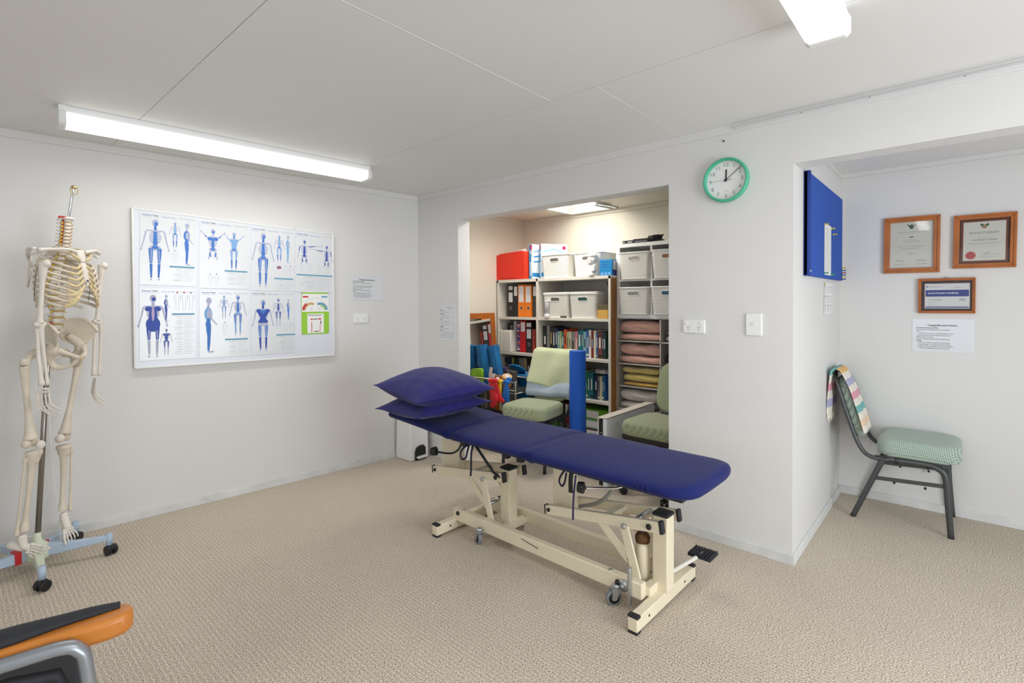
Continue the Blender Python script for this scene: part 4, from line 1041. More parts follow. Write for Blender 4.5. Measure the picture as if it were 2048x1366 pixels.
# thorax
st_top, st_mid, st_low = B3(0, .085, 1.672), B3(0, .10, 1.605), B3(0, .115, 1.505)
M().tube([B3(0, .075, 1.695), B3(0, .083, 1.668), B3(0, .093, 1.63)], [.030, .028, .017], 10, flat=.4, smooth=3, up=(.74, -.67, 0)).tube([B3(0, .093, 1.628), B3(0, .103, 1.58), B3(0, .112, 1.52)], [.016, .019, .018], 10, flat=.4, smooth=3, up=(.74, -.67, 0)).tube([B3(0, .112, 1.52), B3(0, .112, 1.49)], [.010, .005], 8, flat=.5).build('sternum', M_bone2, sk)
M().ball(B3(0, .118, 1.532), .005, n=8).build('sternum_screw', M_black, sk)
RB = [(.062, 1.715, 1.690, .66), (.098, 1.695, 1.655, .92), (.122, 1.672, 1.62, 1.0), (.142, 1.648, 1.585, 1), (.156, 1.622, 1.548, 1), (.165, 1.595, 1.512, 1), (.171, 1.566, 1.478, 1), (.173, 1.537, 1.450, 1), (.172, 1.508, 1.425, 1), (.168, 1.478, 1.405, .95), (.160, 1.448, 1.395, .62), (.148, 1.42, 1.39, .4)]
for i, (w_, zb0, zf, ext) in enumerate(RB):
    c0 = VERT[7+i]
    # spine point in body coords
    da, db = c0.x-.07, c0.y
    sx_, sy_ = .67*da+.74*db, .74*da-.67*db
    yf = .105 if i < 9 else .095
    if i == 0: yf = .075
    for s in (-1, 1):
        pts, rad = [], []
        N = 11
        cy_ = .005 if i > 1 else .01
        dep_b = .115 if i > 1 else .07+.03*i
        dep_f = yf*.86
        end = .80*ext if ext > .7 else .80*ext
        for k in range(N+1):
            t = k/N*end
            ang = -PI/2+.28+t*(PI*1.0-.28)        # from back (−90°) round to the front
            x = w_*math.cos(ang)*1.0; y = cy_+(dep_b if math.sin(ang) < 0 else dep_f)*math.sin(ang)
            x = max(x, 0)
            drop = (t**1.15)
            z = zb0 - (.020 if i < 2 else .085+.004*i)*drop
            pts.append(B3(s*x+sx_*(1-t), y, z)); rad.append(.0062 if i > 1 else .007)
        pts = [c0 + lat*s*.012 - fwd*.012] + pts
        rad = [.006]+rad
        rb = M().tube(pts, rad, 8, smooth=2, flat=1.45, up=(.2, .2, 1)).build('rib', M_bone, sk)
        e_ = pts[-1]
        if i < 7:
            a_ = st_top.lerp(st_low, min(1, i/6.0)) + lat*s*.016
            mid = e_.lerp(a_, .5) + Vector((0, 0, -.004-.004*i)) + fwd*.008
            M().tube([e_, mid, a_], [.0072, .007, .006], 8, smooth=3, flat=1.2).build('rib_cartilage', M_cart, sk)
        elif i < 10:
            a_ = st_low + lat*s*(.02+.012*(i-6)) + Vector((0, 0, -.02*(i-6)))
            mid = e_.lerp(a_, .5) + Vector((0, 0, -.012)) + fwd*.010
            M().tube([e_, mid, a_], [.0072, .0085, .0075], 8, smooth=3, flat=1.4).build('rib_cartilage', M_cart, sk)
# wires strung down the side of the ribs
for s in (-1, 1): M().tube([B3(s*.165, .0, 1.60), B3(s*.172, -.01, 1.52), B3(s*.168, -.02, 1.42)], .0012, 5, smooth=3).build('wire', M_black, sk)
# clavicles, scapulas
bone('clavicle', [B3(-.03, .078, 1.685), B3(-.08, .088, 1.694), B3(-.14, .055, 1.690), B3(-.195, .03, 1.680)], [.011, .0075, .0075, .012], M_bone2)
bone('clavicle', [B3(.03, .078, 1.688), B3(.08, .085, 1.702), B3(.14, .05, 1.708), B3(.195, .025, 1.700)], [.011, .0075, .0075, .012], M_bone2)
for s in (-1, 1):
    dz = .010 if s > 0 else -.004
    tri = [B3(s*.085, -.115, 1.665+dz), B3(s*.168, -.03, 1.655+dz), B3(s*.150, -.045, 1.60+dz), B3(s*.10, -.115, 1.50+dz), B3(s*.072, -.125, 1.60+dz)]
    sc_ = M(); n_t = (tri[1]-tri[0]).cross(tri[3]-tri[0]).normalized()*.003
    ctr = sum(tri, Vector())/5 - n_t*2
    vs = [p+n_t for p in tri]+[p-n_t for p in tri]+[ctr+n_t, ctr-n_t]
    sc_.add(vs, [(i, (i+1) % 5, 10) for i in range(5)]+[(5+(i+1) % 5, 5+i, 11) for i in range(5)]+[(i, i+5, (i+1) % 5+5, (i+1) % 5) for i in range(5)], 0, False)
    for i in range(5): sc_.tube([tri[i], tri[(i+1) % 5]], .0045, 6)
    sc_.tube([B3(s*.078, -.122, 1.632+dz), B3(s*.13, -.085, 1.662+dz), B3(s*.178, -.03, 1.692+dz), B3(s*.200, .018, 1.690+dz)], [.004, .008, .0105, .013], 8, smooth=3, flat=.6)
    sc_.tube([B3(s*.165, -.04, 1.665+dz), B3(s*.165, .01, 1.675+dz), B3(s*.172, .035, 1.66+dz)], [.007, .006, .007], 8, smooth=3)
    sc_.build('scapula', M_bone2, sk)
# limbs in stand coordinates (a, b, z)
def limb(P_, r): return [Vector(p) for p in P_], r
def humerus(h, e):
    h, e = Vector(h), Vector(e); m_ = M()
    m_.tube([h+Vector((0, 0, .012)), h.lerp(e, .08), h.lerp(e, .3), h.lerp(e, .6), h.lerp(e, .88), h.lerp(e, .97)], [.020, .019, .0118, .0105, .0125, .018], 12, smooth=4)
    m_.ball(h+Vector((.010, -.004, .006)), .0215, n=12)
    m_.tube([e+lat*-.030+Vector((0, 0, .004)), e+Vector((0, 0, -.002)), e+lat*.030+Vector((0, 0, .004))], [.010, .014, .011], 10, smooth=3)
    m_.build('humerus', M_bone2, sk)
humerus((-.020, -.14, 1.606), (-.038, -.16, 1.300)); humerus((.232, .14, 1.622), (.205, .13, 1.300))
bone('ulna', [(-.030, -.158, 1.300), (-.032, -.160, 1.262), (-.026, -.165, 1.18), (-.018, -.175, 1.08), (-.012, -.182, .992)], [.014, .012, .008, .0065, .0095], M_bone2)
bone('radius', [(-.047, -.160, 1.282), (-.046, -.162, 1.245), (-.045, -.168, 1.16), (-.040, -.180, 1.07), (-.034, -.192, .992)], [.012, .0095, .0085, .009, .015], M_bone2)
bone('ulna', [(.214, .138, 1.300), (.222, .140, 1.262), (.220, .138, 1.17), (.214, .134, 1.07), (.210, .130, .985)], [.014, .012, .008, .0065, .0085], M_bone2)
bone('radius', [(.196, .124, 1.285), (.194, .122, 1.245), (.190, .118, 1.16), (.186, .114, 1.07), (.185, .112, .99)], [.012, .009, .0085, .009, .014], M_bone2)
def hand(w, dirs, spread, scale=1.0):
    # w: wrist; dirs: (down, curl); spread: vector across the palm
    w = Vector(w); d = Vector(dirs[0]).normalized(); c = Vector(dirs[1]).normalized(); s = Vector(spread).normalized()
    root = M()
    for i, (x, y) in enumerate(((-.017, .010), (-.006, .009), (.006, .010), (.016, .012), (-.016, .024), (-.005, .025), (.006, .025), (.017, .025))):
        root.ball(w+s*x+d*y, (.0075, .0075, .0075), n=8)
    ro = root.build('carpals', M_bone2, sk)
    for f, (x, L_) in enumerate(((-.021, .85), (-.008, 1.0), (.006, .96), (.019, .8))):
        base = w+s*x+d*.034; segs = [.058*L_, .038*L_, .026*L_, .018*L_]; bend = [.12, .55, .95, 1.1]
        fm = M(); p = base; ang = 0
        for k, (sl, bd) in enumerate(zip(segs, bend)):
            ang = bd+.06*f*(k > 0)
            dd = (d*math.cos(ang)+c*math.sin(ang)+s*x*2.2*(1 if k == 0 else .4)).normalized()
            q = p+dd*sl*scale
            fm.tube([p, p.lerp(q, .15), p.lerp(q, .5), p.lerp(q, .85), q], [.0046, .0052, .0034, .0045, .005 if k < 3 else .0024], 7)
            p = q+dd*.0015
        fm.build('finger', M_bone2, ro)
    fm = M(); p = w-s*.022+d*.026
    for k, (sl, mixs, mixc) in enumerate(((.040, -.75, .5), (.030, -.35, .6), (.022, .0, .75))):
        dd = (d+s*mixs+c*mixc).normalized(); q = p+dd*sl
        fm.tube([p, p.lerp(q, .15), p.lerp(q, .5), p.lerp(q, .85), q], [.005, .0058, .004, .005, .0055 if k < 2 else .003], 7); p = q+dd*.0015
    fm.build('thumb', M_bone2, ro)
hand((-.026, -.190, .985), ((-.05, -.08, -1), (.9, -.35, -.1)), (.72, -.2, .0), 1.0)
hand((.196, .120, .978), ((-.25, .0, -1), (.95, -.3, -.35)), (.25, -.85, .0), 1.0)
# pelvis
def ilium(s):
    # curved fan-shaped blade, hip socket, pubic and ischial rami; in body coordinates
    base = [Vector(p) for p in ((.040, -.062, 1.205), (.050, -.045, 1.19), (.066, -.02, 1.175), (.082, .004, 1.172), (.094, .022, 1.178))]
    top = [Vector(p) for p in ((.040, -.088, 1.262), (.074, -.080, 1.302), (.108, -.040, 1.322), (.128, .015, 1.302), (.124, .066, 1.248))]
    def cv(P_, u):
        k = min(int(u*4), 3); t = u*4-k
        p0, p1, p2, p3 = P_[max(k-1, 0)], P_[k], P_[k+1], P_[min(k+2, 4)]
        return .5*((2*p1)+(p2-p0)*t+(2*p0-5*p1+4*p2-p3)*t*t+(3*p1-p0-3*p2+p3)*t**3)
    def f(u, v):
        q = cv(base, u).lerp(cv(top, u), v); bul = math.sin(v*PI)*math.sin(u*PI)
        return tuple(B3(s*(q.x-.004*bul), q.y-.020*bul, q.z-.010*math.sin(v*PI)*(2*u-1)**2))
    m_ = M(); m_.surf(f, 16, 8)
    o = m_.build('ilium', M_bone, sk, solid=.007, sub=1)
    crest = [Vector(f(u/10, 1)) for u in range(11)]
    M().tube(crest, [.006]+[.0078]*9+[.009], 8, smooth=2).build('iliac_crest', M_bone, o)
    hip = B3(s*.098, .005, 1.150)
    r_ = M()
    r_.ball(B3(s*.088, .0, 1.158), (.03, .03, .033), n=14)
    r_.tube([B3(s*.045, -.035, 1.235), B3(s*.07, -.015, 1.20), B3(s*.086, .0, 1.17)], [.016, .022, .026], 10, smooth=3)
    r_.tube([B3(s*.082, .015, 1.16), B3(s*.05, .055, 1.135), B3(s*.012, .070, 1.112)], [.017, .0095, .012], 10, smooth=4)
    r_.tube([B3(s*.010, .068, 1.108), B3(s*.03, .035, 1.068), B3(s*.058, -.01, 1.062)], [.010, .0075, .013], 10, smooth=4)
    r_.tube([B3(s*.086, -.012, 1.14), B3(s*.072, -.03, 1.10), B3(s*.058, -.012, 1.060)], [.022, .015, .015], 10, smooth=4)
    r_.build('hip_socket', M_bone, o)
ilium(-1); ilium(1)
M().tube([B3(-.045, -.058, 1.262), B3(0, -.05, 1.262), B3(.045, -.058, 1.262)], [.016, .024, .016], 10, smooth=3).tube([B3(0, -.055, 1.265), B3(0, -.085, 1.22), B3(0, -.092, 1.17), B3(0, -.072, 1.125), B3(0, -.055, 1.105)], [.042, .036, .024, .011, .005], 12, smooth=3, flat=.4, up=(.74, -.67, 0)).build('sacrum', M_bone, sk)
M().ball(B3(0, .073, 1.112), (.010, .010, .014), n=10).build('pubic_joint', M_cart, sk)
# legs
def femur(hip, tro, kn):
    hip, tro, kn = Vector(hip), Vector(tro), Vector(kn); m_ = M()
    m_.ball(hip, .0235, n=14)
    m_.tube([hip, hip.lerp(tro, .55), tro+Vector((0, 0, -.004))], [.017, .0145, .020], 12, smooth=3)
    m_.ball(tro+Vector((0, 0, .012)), (.017, .017, .02), n=10)
    s1 = tro+Vector((0, 0, -.01))
    m_.tube([s1, s1.lerp(kn, .12), s1.lerp(kn, .35), s1.lerp(kn, .62), s1.lerp(kn, .84), s1.lerp(kn, .95)], [.021, .0175, .0135, .0140, .021, .031], 14, smooth=4)
    for q in (-1, 1): m_.ball(kn+lat*q*.021-fwd*.004+Vector((0, 0, -.002)), (.0215, .0235, .023), n=12)
    m_.build('femur', M_bone, sk)
femur((-.064, -.080, 1.150), (-.100, -.125, 1.100), (-.080, -.100, .694)); femur((.062, .075, 1.132), (.120, .12, 1.090), (.049, .08, .662))
M().ball((-.043, -.128, .682), (.019, .014, .022), n=12).build('patella', M_bone2, sk)
M().ball((.034, .030, .668), (.020, .015, .022), n=12).build('patella', M_bone2, sk)
def shin(k, a, f0, f1):
    k, a = Vector(k)+Vector((0, 0, .012)), Vector(a); m_ = M()
    m_.tube([k+Vector((0, 0, .006)), k+Vector((0, 0, -.004)), k.lerp(a, .08), k.lerp(a, .22), k.lerp(a, .55), k.lerp(a, .85), k.lerp(a, .96), a], [.034, .036, .029, .0165, .0118, .0125, .020, .021], 14, smooth=3)
    m_.ball(k.lerp(a, .10)+fwd*.018, (.013, .013, .02), n=10)
    m_.build('tibia', M_bone, sk)
    f0, f1 = Vector(f0), Vector(f1)
    M().tube([f0+Vector((0, 0, .008)), f0, f0.lerp(f1, .12), f0.lerp(f1, .5), f0.lerp(f1, .88), f1, f1-Vector((0, 0, .012))], [.007, .012, .0066, .0062, .0070, .0125, .006], 9, smooth=3).build('fibula', M_bone, sk)
shin((-.070, -.100, .632), (-.113, -.07, .238), (-.102, -.11, .612), (-.140, -.085, .232))
shin((.049, .080, .600), (.036, .07, .262), (.080, .105, .578), (.070, .092, .250))
def foot(ank, heel, toe, side, upv):
    # side: vector across the foot (towards the big toe), upv: dorsal direction
    ank, heel, toe = Vector(ank), Vector(heel), Vector(toe); s = Vector(side).normalized(); u = Vector(upv).normalized()
    ax = (toe-heel).normalized(); L_ = (toe-heel).length
    m_ = M()
    m_.ball(ank-Vector((0, 0, .016)), (.021, .021, .016), n=12)
    m_.tube([heel, heel.lerp(toe, .1)+u*.006, heel.lerp(toe, .27)+u*.006, heel.lerp(toe, .38)], [.015, .021, .019, .014], 12, smooth=3)
    m_.tube([ank-Vector((0, 0, .02)), heel.lerp(toe, .36)+u*.018, heel.lerp(toe, .46)+u*.012], [.019, .018, .015], 10, smooth=3)
    for q in (-1.3, -.4, .5, 1.3): m_.ball(heel.lerp(toe, .47)+s*q*.013+u*(.012-.004*abs(q)), (.0105, .0105, .009), n=8)
    to = m_.build('tarsals', M_bone2, sk)
    for i in range(5):
        q = (1.5-i*.75); L2 = 1-.05*i; f_ = M()
        b0 = heel.lerp(toe, .51)+s*q*.014+u*(.010-.003*i)
        b1 = heel.lerp(toe, .76*L2+.02)+s*q*.021-u*(.002)
        r = .0062 if i == 0 else .0045
        f_.tube([b0, b0.lerp(b1, .15), b0.lerp(b1, .5), b0.lerp(b1, .9), b1], [r*1.3, r*1.25, r*.8, r*1.1, r*1.2], 8)
        p = b1
        for k, (sl, dn) in enumerate(((.10, .12), (.055, .6), (.045, .9)) if i else ((.11, .1), (.085, .5))):
            d_ = (ax*math.cos(dn)-u*math.sin(dn)+s*q*.06).normalized(); e_ = p+d_*sl*L_*L2
            f_.tube([p, p.lerp(e_, .5), e_], [r*1.05, r*.7, r*.95], 7); p = e_+d_*.001
        f_.build('toe', M_bone2, to)
foot((-.120, -.073, .225), (-.172, -.03, .165), (-.015, -.150, .112), (.15, .25, .95), (.0, -.25, .97))
foot((.042, .07, .248), (.032, .10, .195), (.082, -.052, .112), (-.85, -.4, .05), (.3, -.72, .66))
# stand
st = thing('skeleton_stand', 'pale blue five-armed rolling stand with steel pole under the skeleton', 'stand', TS)
rodp = [Vector((-.066, .004, .13)), Vector((-.004, .034, 1.235)), Vector((.02, .06, 1.35)), Vector((.075, .03, 1.80)), Vector((.108, .0, 2.045))]
M().tube(rodp[:2], .0125, 12).build('pole', mat('brushed_pole', (.32, .29, .26), .32, .9), st)
M().tube([rodp[1]-Vector((0, 0, .07)), rodp[1]+Vector((0, 0, .0))], .017, 12).build('collar', M_chrome, st)
M().tube([rodp[1], rodp[2]+Vector((-.0, .028, 0)), rodp[3]+Vector((0, .012, 0)), rodp[4]], .0062, 10, smooth=4).build('upper_rod', M_chrome, st)
M_brass = mat('brass', (.55, .42, .2), .35, .9)
M().ball((.110, 0, 2.046), (.012, .009, .011), n=10).tube([(.100, 0, 2.05), (.120, 0, 2.05)], .006, 8).build('hook_nut', M_brass, st)
for s in (-1, 1): M().tube([(.110, 0, 2.054), (.110+s*.013, 0, 2.045), (.110+s*.014, 0, 2.02), (.110+s*.006, 0, 2.002)], .0022, 6, smooth=3).build('hook_wire', M_brass, st)
M().tube([(.106, -.008, 2.02), (.092, -.012, 1.94), (.086, -.01, 1.87)], .0012, 5).build('hanging_wire', M_steel, st)
M_blue = mat('pale_blue_plastic', srgb(178, 196, 216), .4)
M_grnp = mat('pale_green_plastic', srgb(214, 222, 200), .4)
hub = Vector((-.067, .0, .0))
M().lathe([(.052, .055), (.055, .065), (.055, .115), (.035, .135), (.02, .15), (.016, .19)], 20, T=Matrix.Translation(hub)).build('hub', M_grnp, st)
for k, wa in enumerate((70, 142, 214, 286, 358)):
    a = math.radians(wa)
    d_w = Vector((math.cos(a), math.sin(a), 0))
    d = Vector((d_w.x*.10445+d_w.y*.99453, -d_w.x*.99453+d_w.y*.10445, 0)); n_ = Vector((-d.y, d.x, 0))
    L_ = .305
    prof = [(.03, .062, .125), (L_*.55, .072, .112), (L_, .082, .108)]
    m_ = M(); vs = []
    for (q, zb0, zt0), w_ in zip(prof, (.024, .020, .015)):
        p = hub+d*q
        vs += [p+n_*w_+Vector((0, 0, zb0)), p-n_*w_+Vector((0, 0, zb0)), p-n_*w_*.8+Vector((0, 0, zt0)), p+n_*w_*.8+Vector((0, 0, zt0))]
    fs = [(3, 2, 1, 0), (8, 9, 10, 11)]+[(i*4+j, i*4+(j+1) % 4, (i+1)*4+(j+1) % 4, (i+1)*4+j) for i in range(2) for j in range(4)]
    m_.add(vs, fs)
    ao = m_.build('base_arm', M_grnp if wa == 358 else M_blue, st, .004)
    e_ = hub+d*L_
    M().tube([e_+Vector((0, 0, .055)), e_+Vector((0, 0, .118))], .016, 12).build('caster_socket', M_blue, ao)
    cwd = n_*.022 if k % 2 else (n_*.6+d*.8).normalized()*.022
    for s in (-1, 1):
        M().tube([e_+d*.006+cwd*s*.25+Vector((0, 0, .027)), e_+d*.006+cwd*s*1.15+Vector((0, 0, .027))], .0265, 18).build('caster_wheel', M_black, ao, .003)
    M().tube([e_+d*.006-cwd*.3+Vector((0, 0, .036)), e_+d*.006+cwd*.3+Vector((0, 0, .036))], .024, 12).build('caster_hood', M_black, ao)
    if wa == 286:
        tp = hub+d*.085
        M().box(-.013, .013, -.0255, .0255, .062, .1265).build('red_tape', mat('red_tape', srgb(196, 34, 36), .5), ao, T=Matrix.Translation(tp) @ Matrix(((d.x, n_.x, 0, 0), (d.y, n_.y, 0, 0), (0, 0, 1, 0), (0, 0, 0, 1))))
    if wa == 142:
        M().box(-.01, .01, -.022, .022, .07, .128).build('red_tape', mat('red_tape', srgb(196, 34, 36), .5), ao, T=Matrix.Translation(hub+d*.045) @ Matrix(((d.x, n_.x, 0, 0), (d.y, n_.y, 0, 0), (0, 0, 1, 0), (0, 0, 0, 1))))
M().tube([(-.01, -.02, .90), (.0, -.03, .55), (.025, -.04, .2), (.03, -.035, .06)], .0011, 5).build('cord', M_paper, sk)

# ------------------------------------------------------------------ storage alcove: bookcase
YF, YB, X0, XM, X1 = 1.05, 1.50, .028, .585, 1.442
bc = thing('bookcase', 'tall white bookcase with brown side panel filling the back of the alcove', 'bookcase', (0, 0, 0))
for nm, a, b_, mt in (('side_panel', X0, X0+.022, M_mel), ('divider', XM-.012, XM+.012, M_mel), ('side_panel', X1-.024, X1-.001, M_mel)):
    M().box(a, b_, YF, YB, 0, 1.642).build(nm, mt, bc, .001)
M().box(X1-.001, X1+.002, YF+.012, YB, 0, 1.622).build('brown_face', M_brown, bc)
M().box(X0, X1, YF, YB, 1.615, 1.645).build('top_panel', M_mel, bc, .001)
SH = [1.246, .868, .478, .09]
for z in SH:
    for a, b_ in ((X0+.022, XM-.012), (XM+.012, X1-.024)): M().box(a, b_, YF+.004, YB-.01, z-.026, z).build('shelf', M_mel, bc, .001)
M().box(X0, X1, YB-.008, YB, .05, 1.64).build('back_panel', M_melg, bc)
M().box(X0+.02, X1-.02, YF+.02, YF+.035, 0, .066).build('plinth', M_mel, bc)
M().box(XM+.30, X1-.03, YB-.012, YB-.006, 1.02, 1.2).build('back_batten', M_melg, bc)

BC = {'black': (34, 34, 36), 'grey': (140, 138, 136), 'navy': (32, 48, 88), 'pale teal': (132, 176, 172), 'lime': (170, 184, 110), 'teal': (30, 112, 124), 'orange': (232, 92, 32),
      'pale green': (178, 196, 148), 'cream': (222, 212, 184), 'pink': (214, 130, 146), 'light blue': (140, 186, 206), 'blue': (40, 96, 168), 'white': (232, 226, 222), 'dark red': (120, 36, 40),
      'brown': (116, 60, 44), 'dark green': (34, 70, 58), 'green': (60, 140, 50), 'bright red': (206, 28, 34), 'sandy': (204, 172, 110)}
def bmat(c): return mat('cover_'+c.replace(' ', '_'), srgb(*BC[c]), .5, var=.05, vscale=20)
ordn = ['leftmost', 'second', 'third', 'fourth', 'fifth', 'sixth', 'seventh', 'eighth', 'ninth', 'tenth', 'eleventh', 'twelfth', '13th', '14th', '15th', '16th', '17th', '18th', '19th', '20th', '21st', '22nd', '23rd', '24th', '25th']
def books(items, z, yf, where, group, depth=.2, kind='book', spiral=()):
    cols = [c for *_, c in items]; names = {}
    for i, (a, b_, t, c) in enumerate(items):
        same = [k for k, cc in enumerate(cols) if cc == c]
        which = 'the only %s %s' % (c, kind) if len(same) == 1 else '%s of the %s %ss' % (ordn[same.index(i)], c, kind)
        o = thing('book', '%s standing %s' % (which, where), kind, ((a+b_)/2, yf, z), 0, group)
        w_ = (b_-a)/2-.0006; h = t-z
        M().box(-w_+.001, w_-.001, .004, depth, .002, h-.003).build('pages', mat('page_block', srgb(226, 218, 198), .8), o)
        cv = M().box(-w_, -w_+.0015, 0, depth+.003, 0, h).box(w_-.0015, w_, 0, depth+.003, 0, h).box(-w_, w_, -.001, .002, 0, h)
        cv.build('cover', bmat(c), o)
        if i in spiral:
            for k in range(int(h/.014)): M().tube([(-w_*.7, -.004, .008+k*.014), (w_*.7, -.004, .008+k*.014)], .002, 5).build('coil', M_steel, o)
        else:
            P = Print(.0012); tm = I_wht if sum(BC[c]) < 330 else I_blk
            hh_ = h*rnd.uniform(.35, .6); y0 = h*rnd.uniform(.3, .45)
            P.rect(-w_*.35, y0, w_*.35, y0+hh_*.8, tm if rnd.random() < .5 else bmat(rnd.choice(['cream', 'white', 'sandy', 'light blue'])))
            if rnd.random() < .5: P.rect(-w_*.9, h*.06, w_*.9, h*.14, bmat(rnd.choice(['cream', 'black', 'white', 'pale teal'])))
            P.build('spine_print', P.mats, o, T=frame((0, -.001, 0), (1, 0, 0), (0, 0, 1)))
R3 = [(0.609, 0.658, 1.159, 'black'), (0.658, 0.695, 1.164, 'grey'), (0.695, 0.73, 1.156, 'black'), (0.73, 0.763, 1.148, 'black'), (0.763, 0.791, 1.14, 'navy'), (0.791, 0.823, 1.111, 'pale teal'), (0.823, 0.845, 1.111, 'lime'),
      (0.845, 0.872, 1.099, 'teal'), (0.872, 0.906, 1.131, 'orange'), (0.906, 0.93, 1.11, 'pale green'), (0.93, 0.958, 1.111, 'cream'), (0.958, 1.003, 1.114, 'grey'), (1.003, 1.036, 1.114, 'pink'), (1.036, 1.08, 1.123, 'teal'),
      (1.08, 1.1, 1.137, 'teal'), (1.1, 1.135, 1.117, 'light blue'), (1.135, 1.162, 1.135, 'blue'), (1.162, 1.19, 1.135, 'white'), (1.19, 1.217, 1.135, 'dark red'), (1.217, 1.243, 1.131, 'cream'), (1.243, 1.262, 1.118, 'blue'),
      (1.262, 1.31, 1.116, 'brown'), (1.31, 1.329, 1.118, 'navy'), (1.329, 1.348, 1.117, 'dark green')]
books(R3, .869, 1.12, 'in the long book row below the baskets', 'books in the long row', spiral=(1,))
R4 = [(.70, .74, .75, 'black'), (.74, .79, .74, 'navy'), (.79, .83, .75, 'dark green'), (.90, .95, .74, 'black'), (.95, 1.0, .73, 'dark green'), (1.0, 1.06, .74, 'black'), (1.06, 1.129, .73, 'green'),
      (1.129, 1.149, 0.73, 'green'), (1.149, 1.174, 0.727, 'teal'), (1.174, 1.213, 0.73, 'teal'), (1.223, 1.261, 0.705, 'navy'), (1.261, 1.285, 0.7, 'grey'), (1.285, 1.309, 0.702, 'cream'), (1.309, 1.328, 0.712, 'teal'), (1.328, 1.344, 0.714, 'blue')]
books(R4, .479, 1.12, 'on the bookcase shelf right of the blue roller', 'books on the lower shelf')
L4 = [(0.056, 0.088, 0.796, 'black'), (0.088, 0.137, 0.796, 'navy'), (0.137, 0.161, 0.799, 'black'), (0.161, 0.189, 0.801, 'lime'), (0.189, 0.216, 0.8, 'black'), (0.216, 0.256, 0.802, 'dark green'), (0.263, 0.295, 0.802, 'grey'),
      (0.295, 0.333, 0.804, 'grey'), (0.333, 0.371, 0.807, 'sandy'), (0.371, 0.417, 0.81, 'black'), (.42, .46, .80, 'brown')]
books(L4, .479, 1.14, 'behind the trolley, left bay of the bookcase', 'books behind the trolley', spiral=(6, 7, 8))
def binder(label, a, b_, t, z, col, lab=True, hole=True, yf=1.13, name='ring_binder', holecol=None):
    o = thing(name, label, 'binder', ((a+b_)/2, yf, z), 0, 'ring binders in the bookcase')
    w_ = (b_-a)/2-.001; h = t-z
    M().box(-w_, w_, 0, .28, 0, h).build('cover', col, o, .002)
    P = Print(.0008)
    if hole: P.ring((0, h*.27), .012, .018, I_gry if holecol is None else holecol, n=18); P.ell((0, h*.27), .012, .012, I_blk, 18)
    if lab:
        P.rect(-w_*.72, h*.46 if lab != 'top' else h*.66, w_*.72, h*.95 if lab != True else h*.76, I_wht)
        for i in range(5): P.rect(-w_*.5, h*(.50+i*.05) if lab is True else h*(.70+i*.045), w_*.4, h*(.505+i*.05) if lab is True else h*(.704+i*.045), I_gry)
        if lab is True: P.rect(-w_*.72, h*.84, w_*.72, h*.96, I_wht); P.ring((0, h*.9), .008, .012, I_blk, n=12)
    P.build('label', P.mats, o, T=frame((0, 0, 0), (1, 0, 0), (0, 0, 1)))
    return o
M_bb = bmat('black'); M_or = mat('orange_card', srgb(244, 130, 24), .45); M_rd = mat('red_card', srgb(206, 22, 30), .4)
binder('black ring binder with long white label, leftmost in the upper left bay', .115, .195, 1.592, 1.247, M_bb)
binder('black ring binder with short label at its top, beside the orange binders', .196, .258, 1.588, 1.247, M_bb, 'top', False)
binder('left of the two orange ring binders in the upper left bay', .259, .354, 1.590, 1.247, M_or, 'x', True)
binder('right of the two orange ring binders in the upper left bay', .355, .451, 1.584, 1.247, M_or, 'x', True)
binder('dark grey ring binder at the right end of the upper left bay', .463, .515, 1.583, 1.247, mat('charcoal_card', srgb(62, 62, 62), .6), 'top', False)
binder('red ring binder with a small white label in the second left bay', .288, .366, 1.205, .869, M_rd, 'top', False)
binder('black ring binder right of the red binder in the second left bay', .369, .452, 1.196, .869, M_bb)
o = thing('magazine', 'patterned red magazine file at the right end of the second left bay', 'magazine', (.475, 1.13, .869)); M().box(-.018, .018, 0, .24, 0, .25).build('cover', mat('red_pattern', srgb(196, 70, 60), .6, var=.6, vscale=50), o, .001)
o = thing('magazine', 'stack of grey and white magazines standing left of the red binder', 'magazine', (.20, 1.15, .869)); M().box(-.022, .022, 0, .24, 0, .33).build('cover', mat('mag_grey', srgb(188, 190, 192), .4, var=.4, vscale=24), o, .001)
o = thing('magazine', 'colourful magazine pressed against the red binder in the second left bay', 'magazine', (.258, 1.14, .869))
M().box(-.025, .025, 0, .24, 0, .325).build('cover', mat('mag_colour', srgb(96, 70, 120), .4, var=.6, vscale=26), o, .001)
P = Print(.0008)
for i in range(14): P.rect(-.02+rnd.random()*.02, .02+i*.02, .005+rnd.random()*.018, .035+i*.02, bmat(rnd.choice(['orange', 'navy', 'pink', 'white', 'bright red', 'blue'])))
P.build('spine_print', P.mats, o, T=frame((0, 0, 0), (1, 0, 0), (0, 0, 1)))
M_tissue = mat('white_tissue', srgb(234, 230, 222), .9, bump=.4, bscale=60)
for nm, a, b_, lb in (('l', .052, .095, 'left pack of folded white paper towels in the second left bay'), ('r', .097, .215, 'right pack of folded white paper towels in front of the magazines')):
    o = thing('paper_towels', lb, 'paper towels', ((a+b_)/2, 1.06, .869), 0, 'paper towel packs')
    M().box(-(b_-a)/2, (b_-a)/2, 0, .085, 0, .232).build('pack', M_tissue, o, .009, 3)
    M().box(-(b_-a)/2+.004, (b_-a)/2-.004, -.001, .05, .17, .1715).build('fold_line', M_lgt if 'M_lgt' in globals() else M_trim, o)
o = thing('small_box', 'small black box with white lettering behind the paper towels', 'box', (.125, 1.16, .869)); M().box(-.042, .042, 0, .12, 0, .305).build('box', M_bb, o, .002)
P = Print(.0008)
for i in range(5): P.rect(.0, .2+i*.018, .03, .205+i*.018, I_wht)
P.build('print', P.mats, o, T=frame((0, 0, 0), (1, 0, 0), (0, 0, 1)))
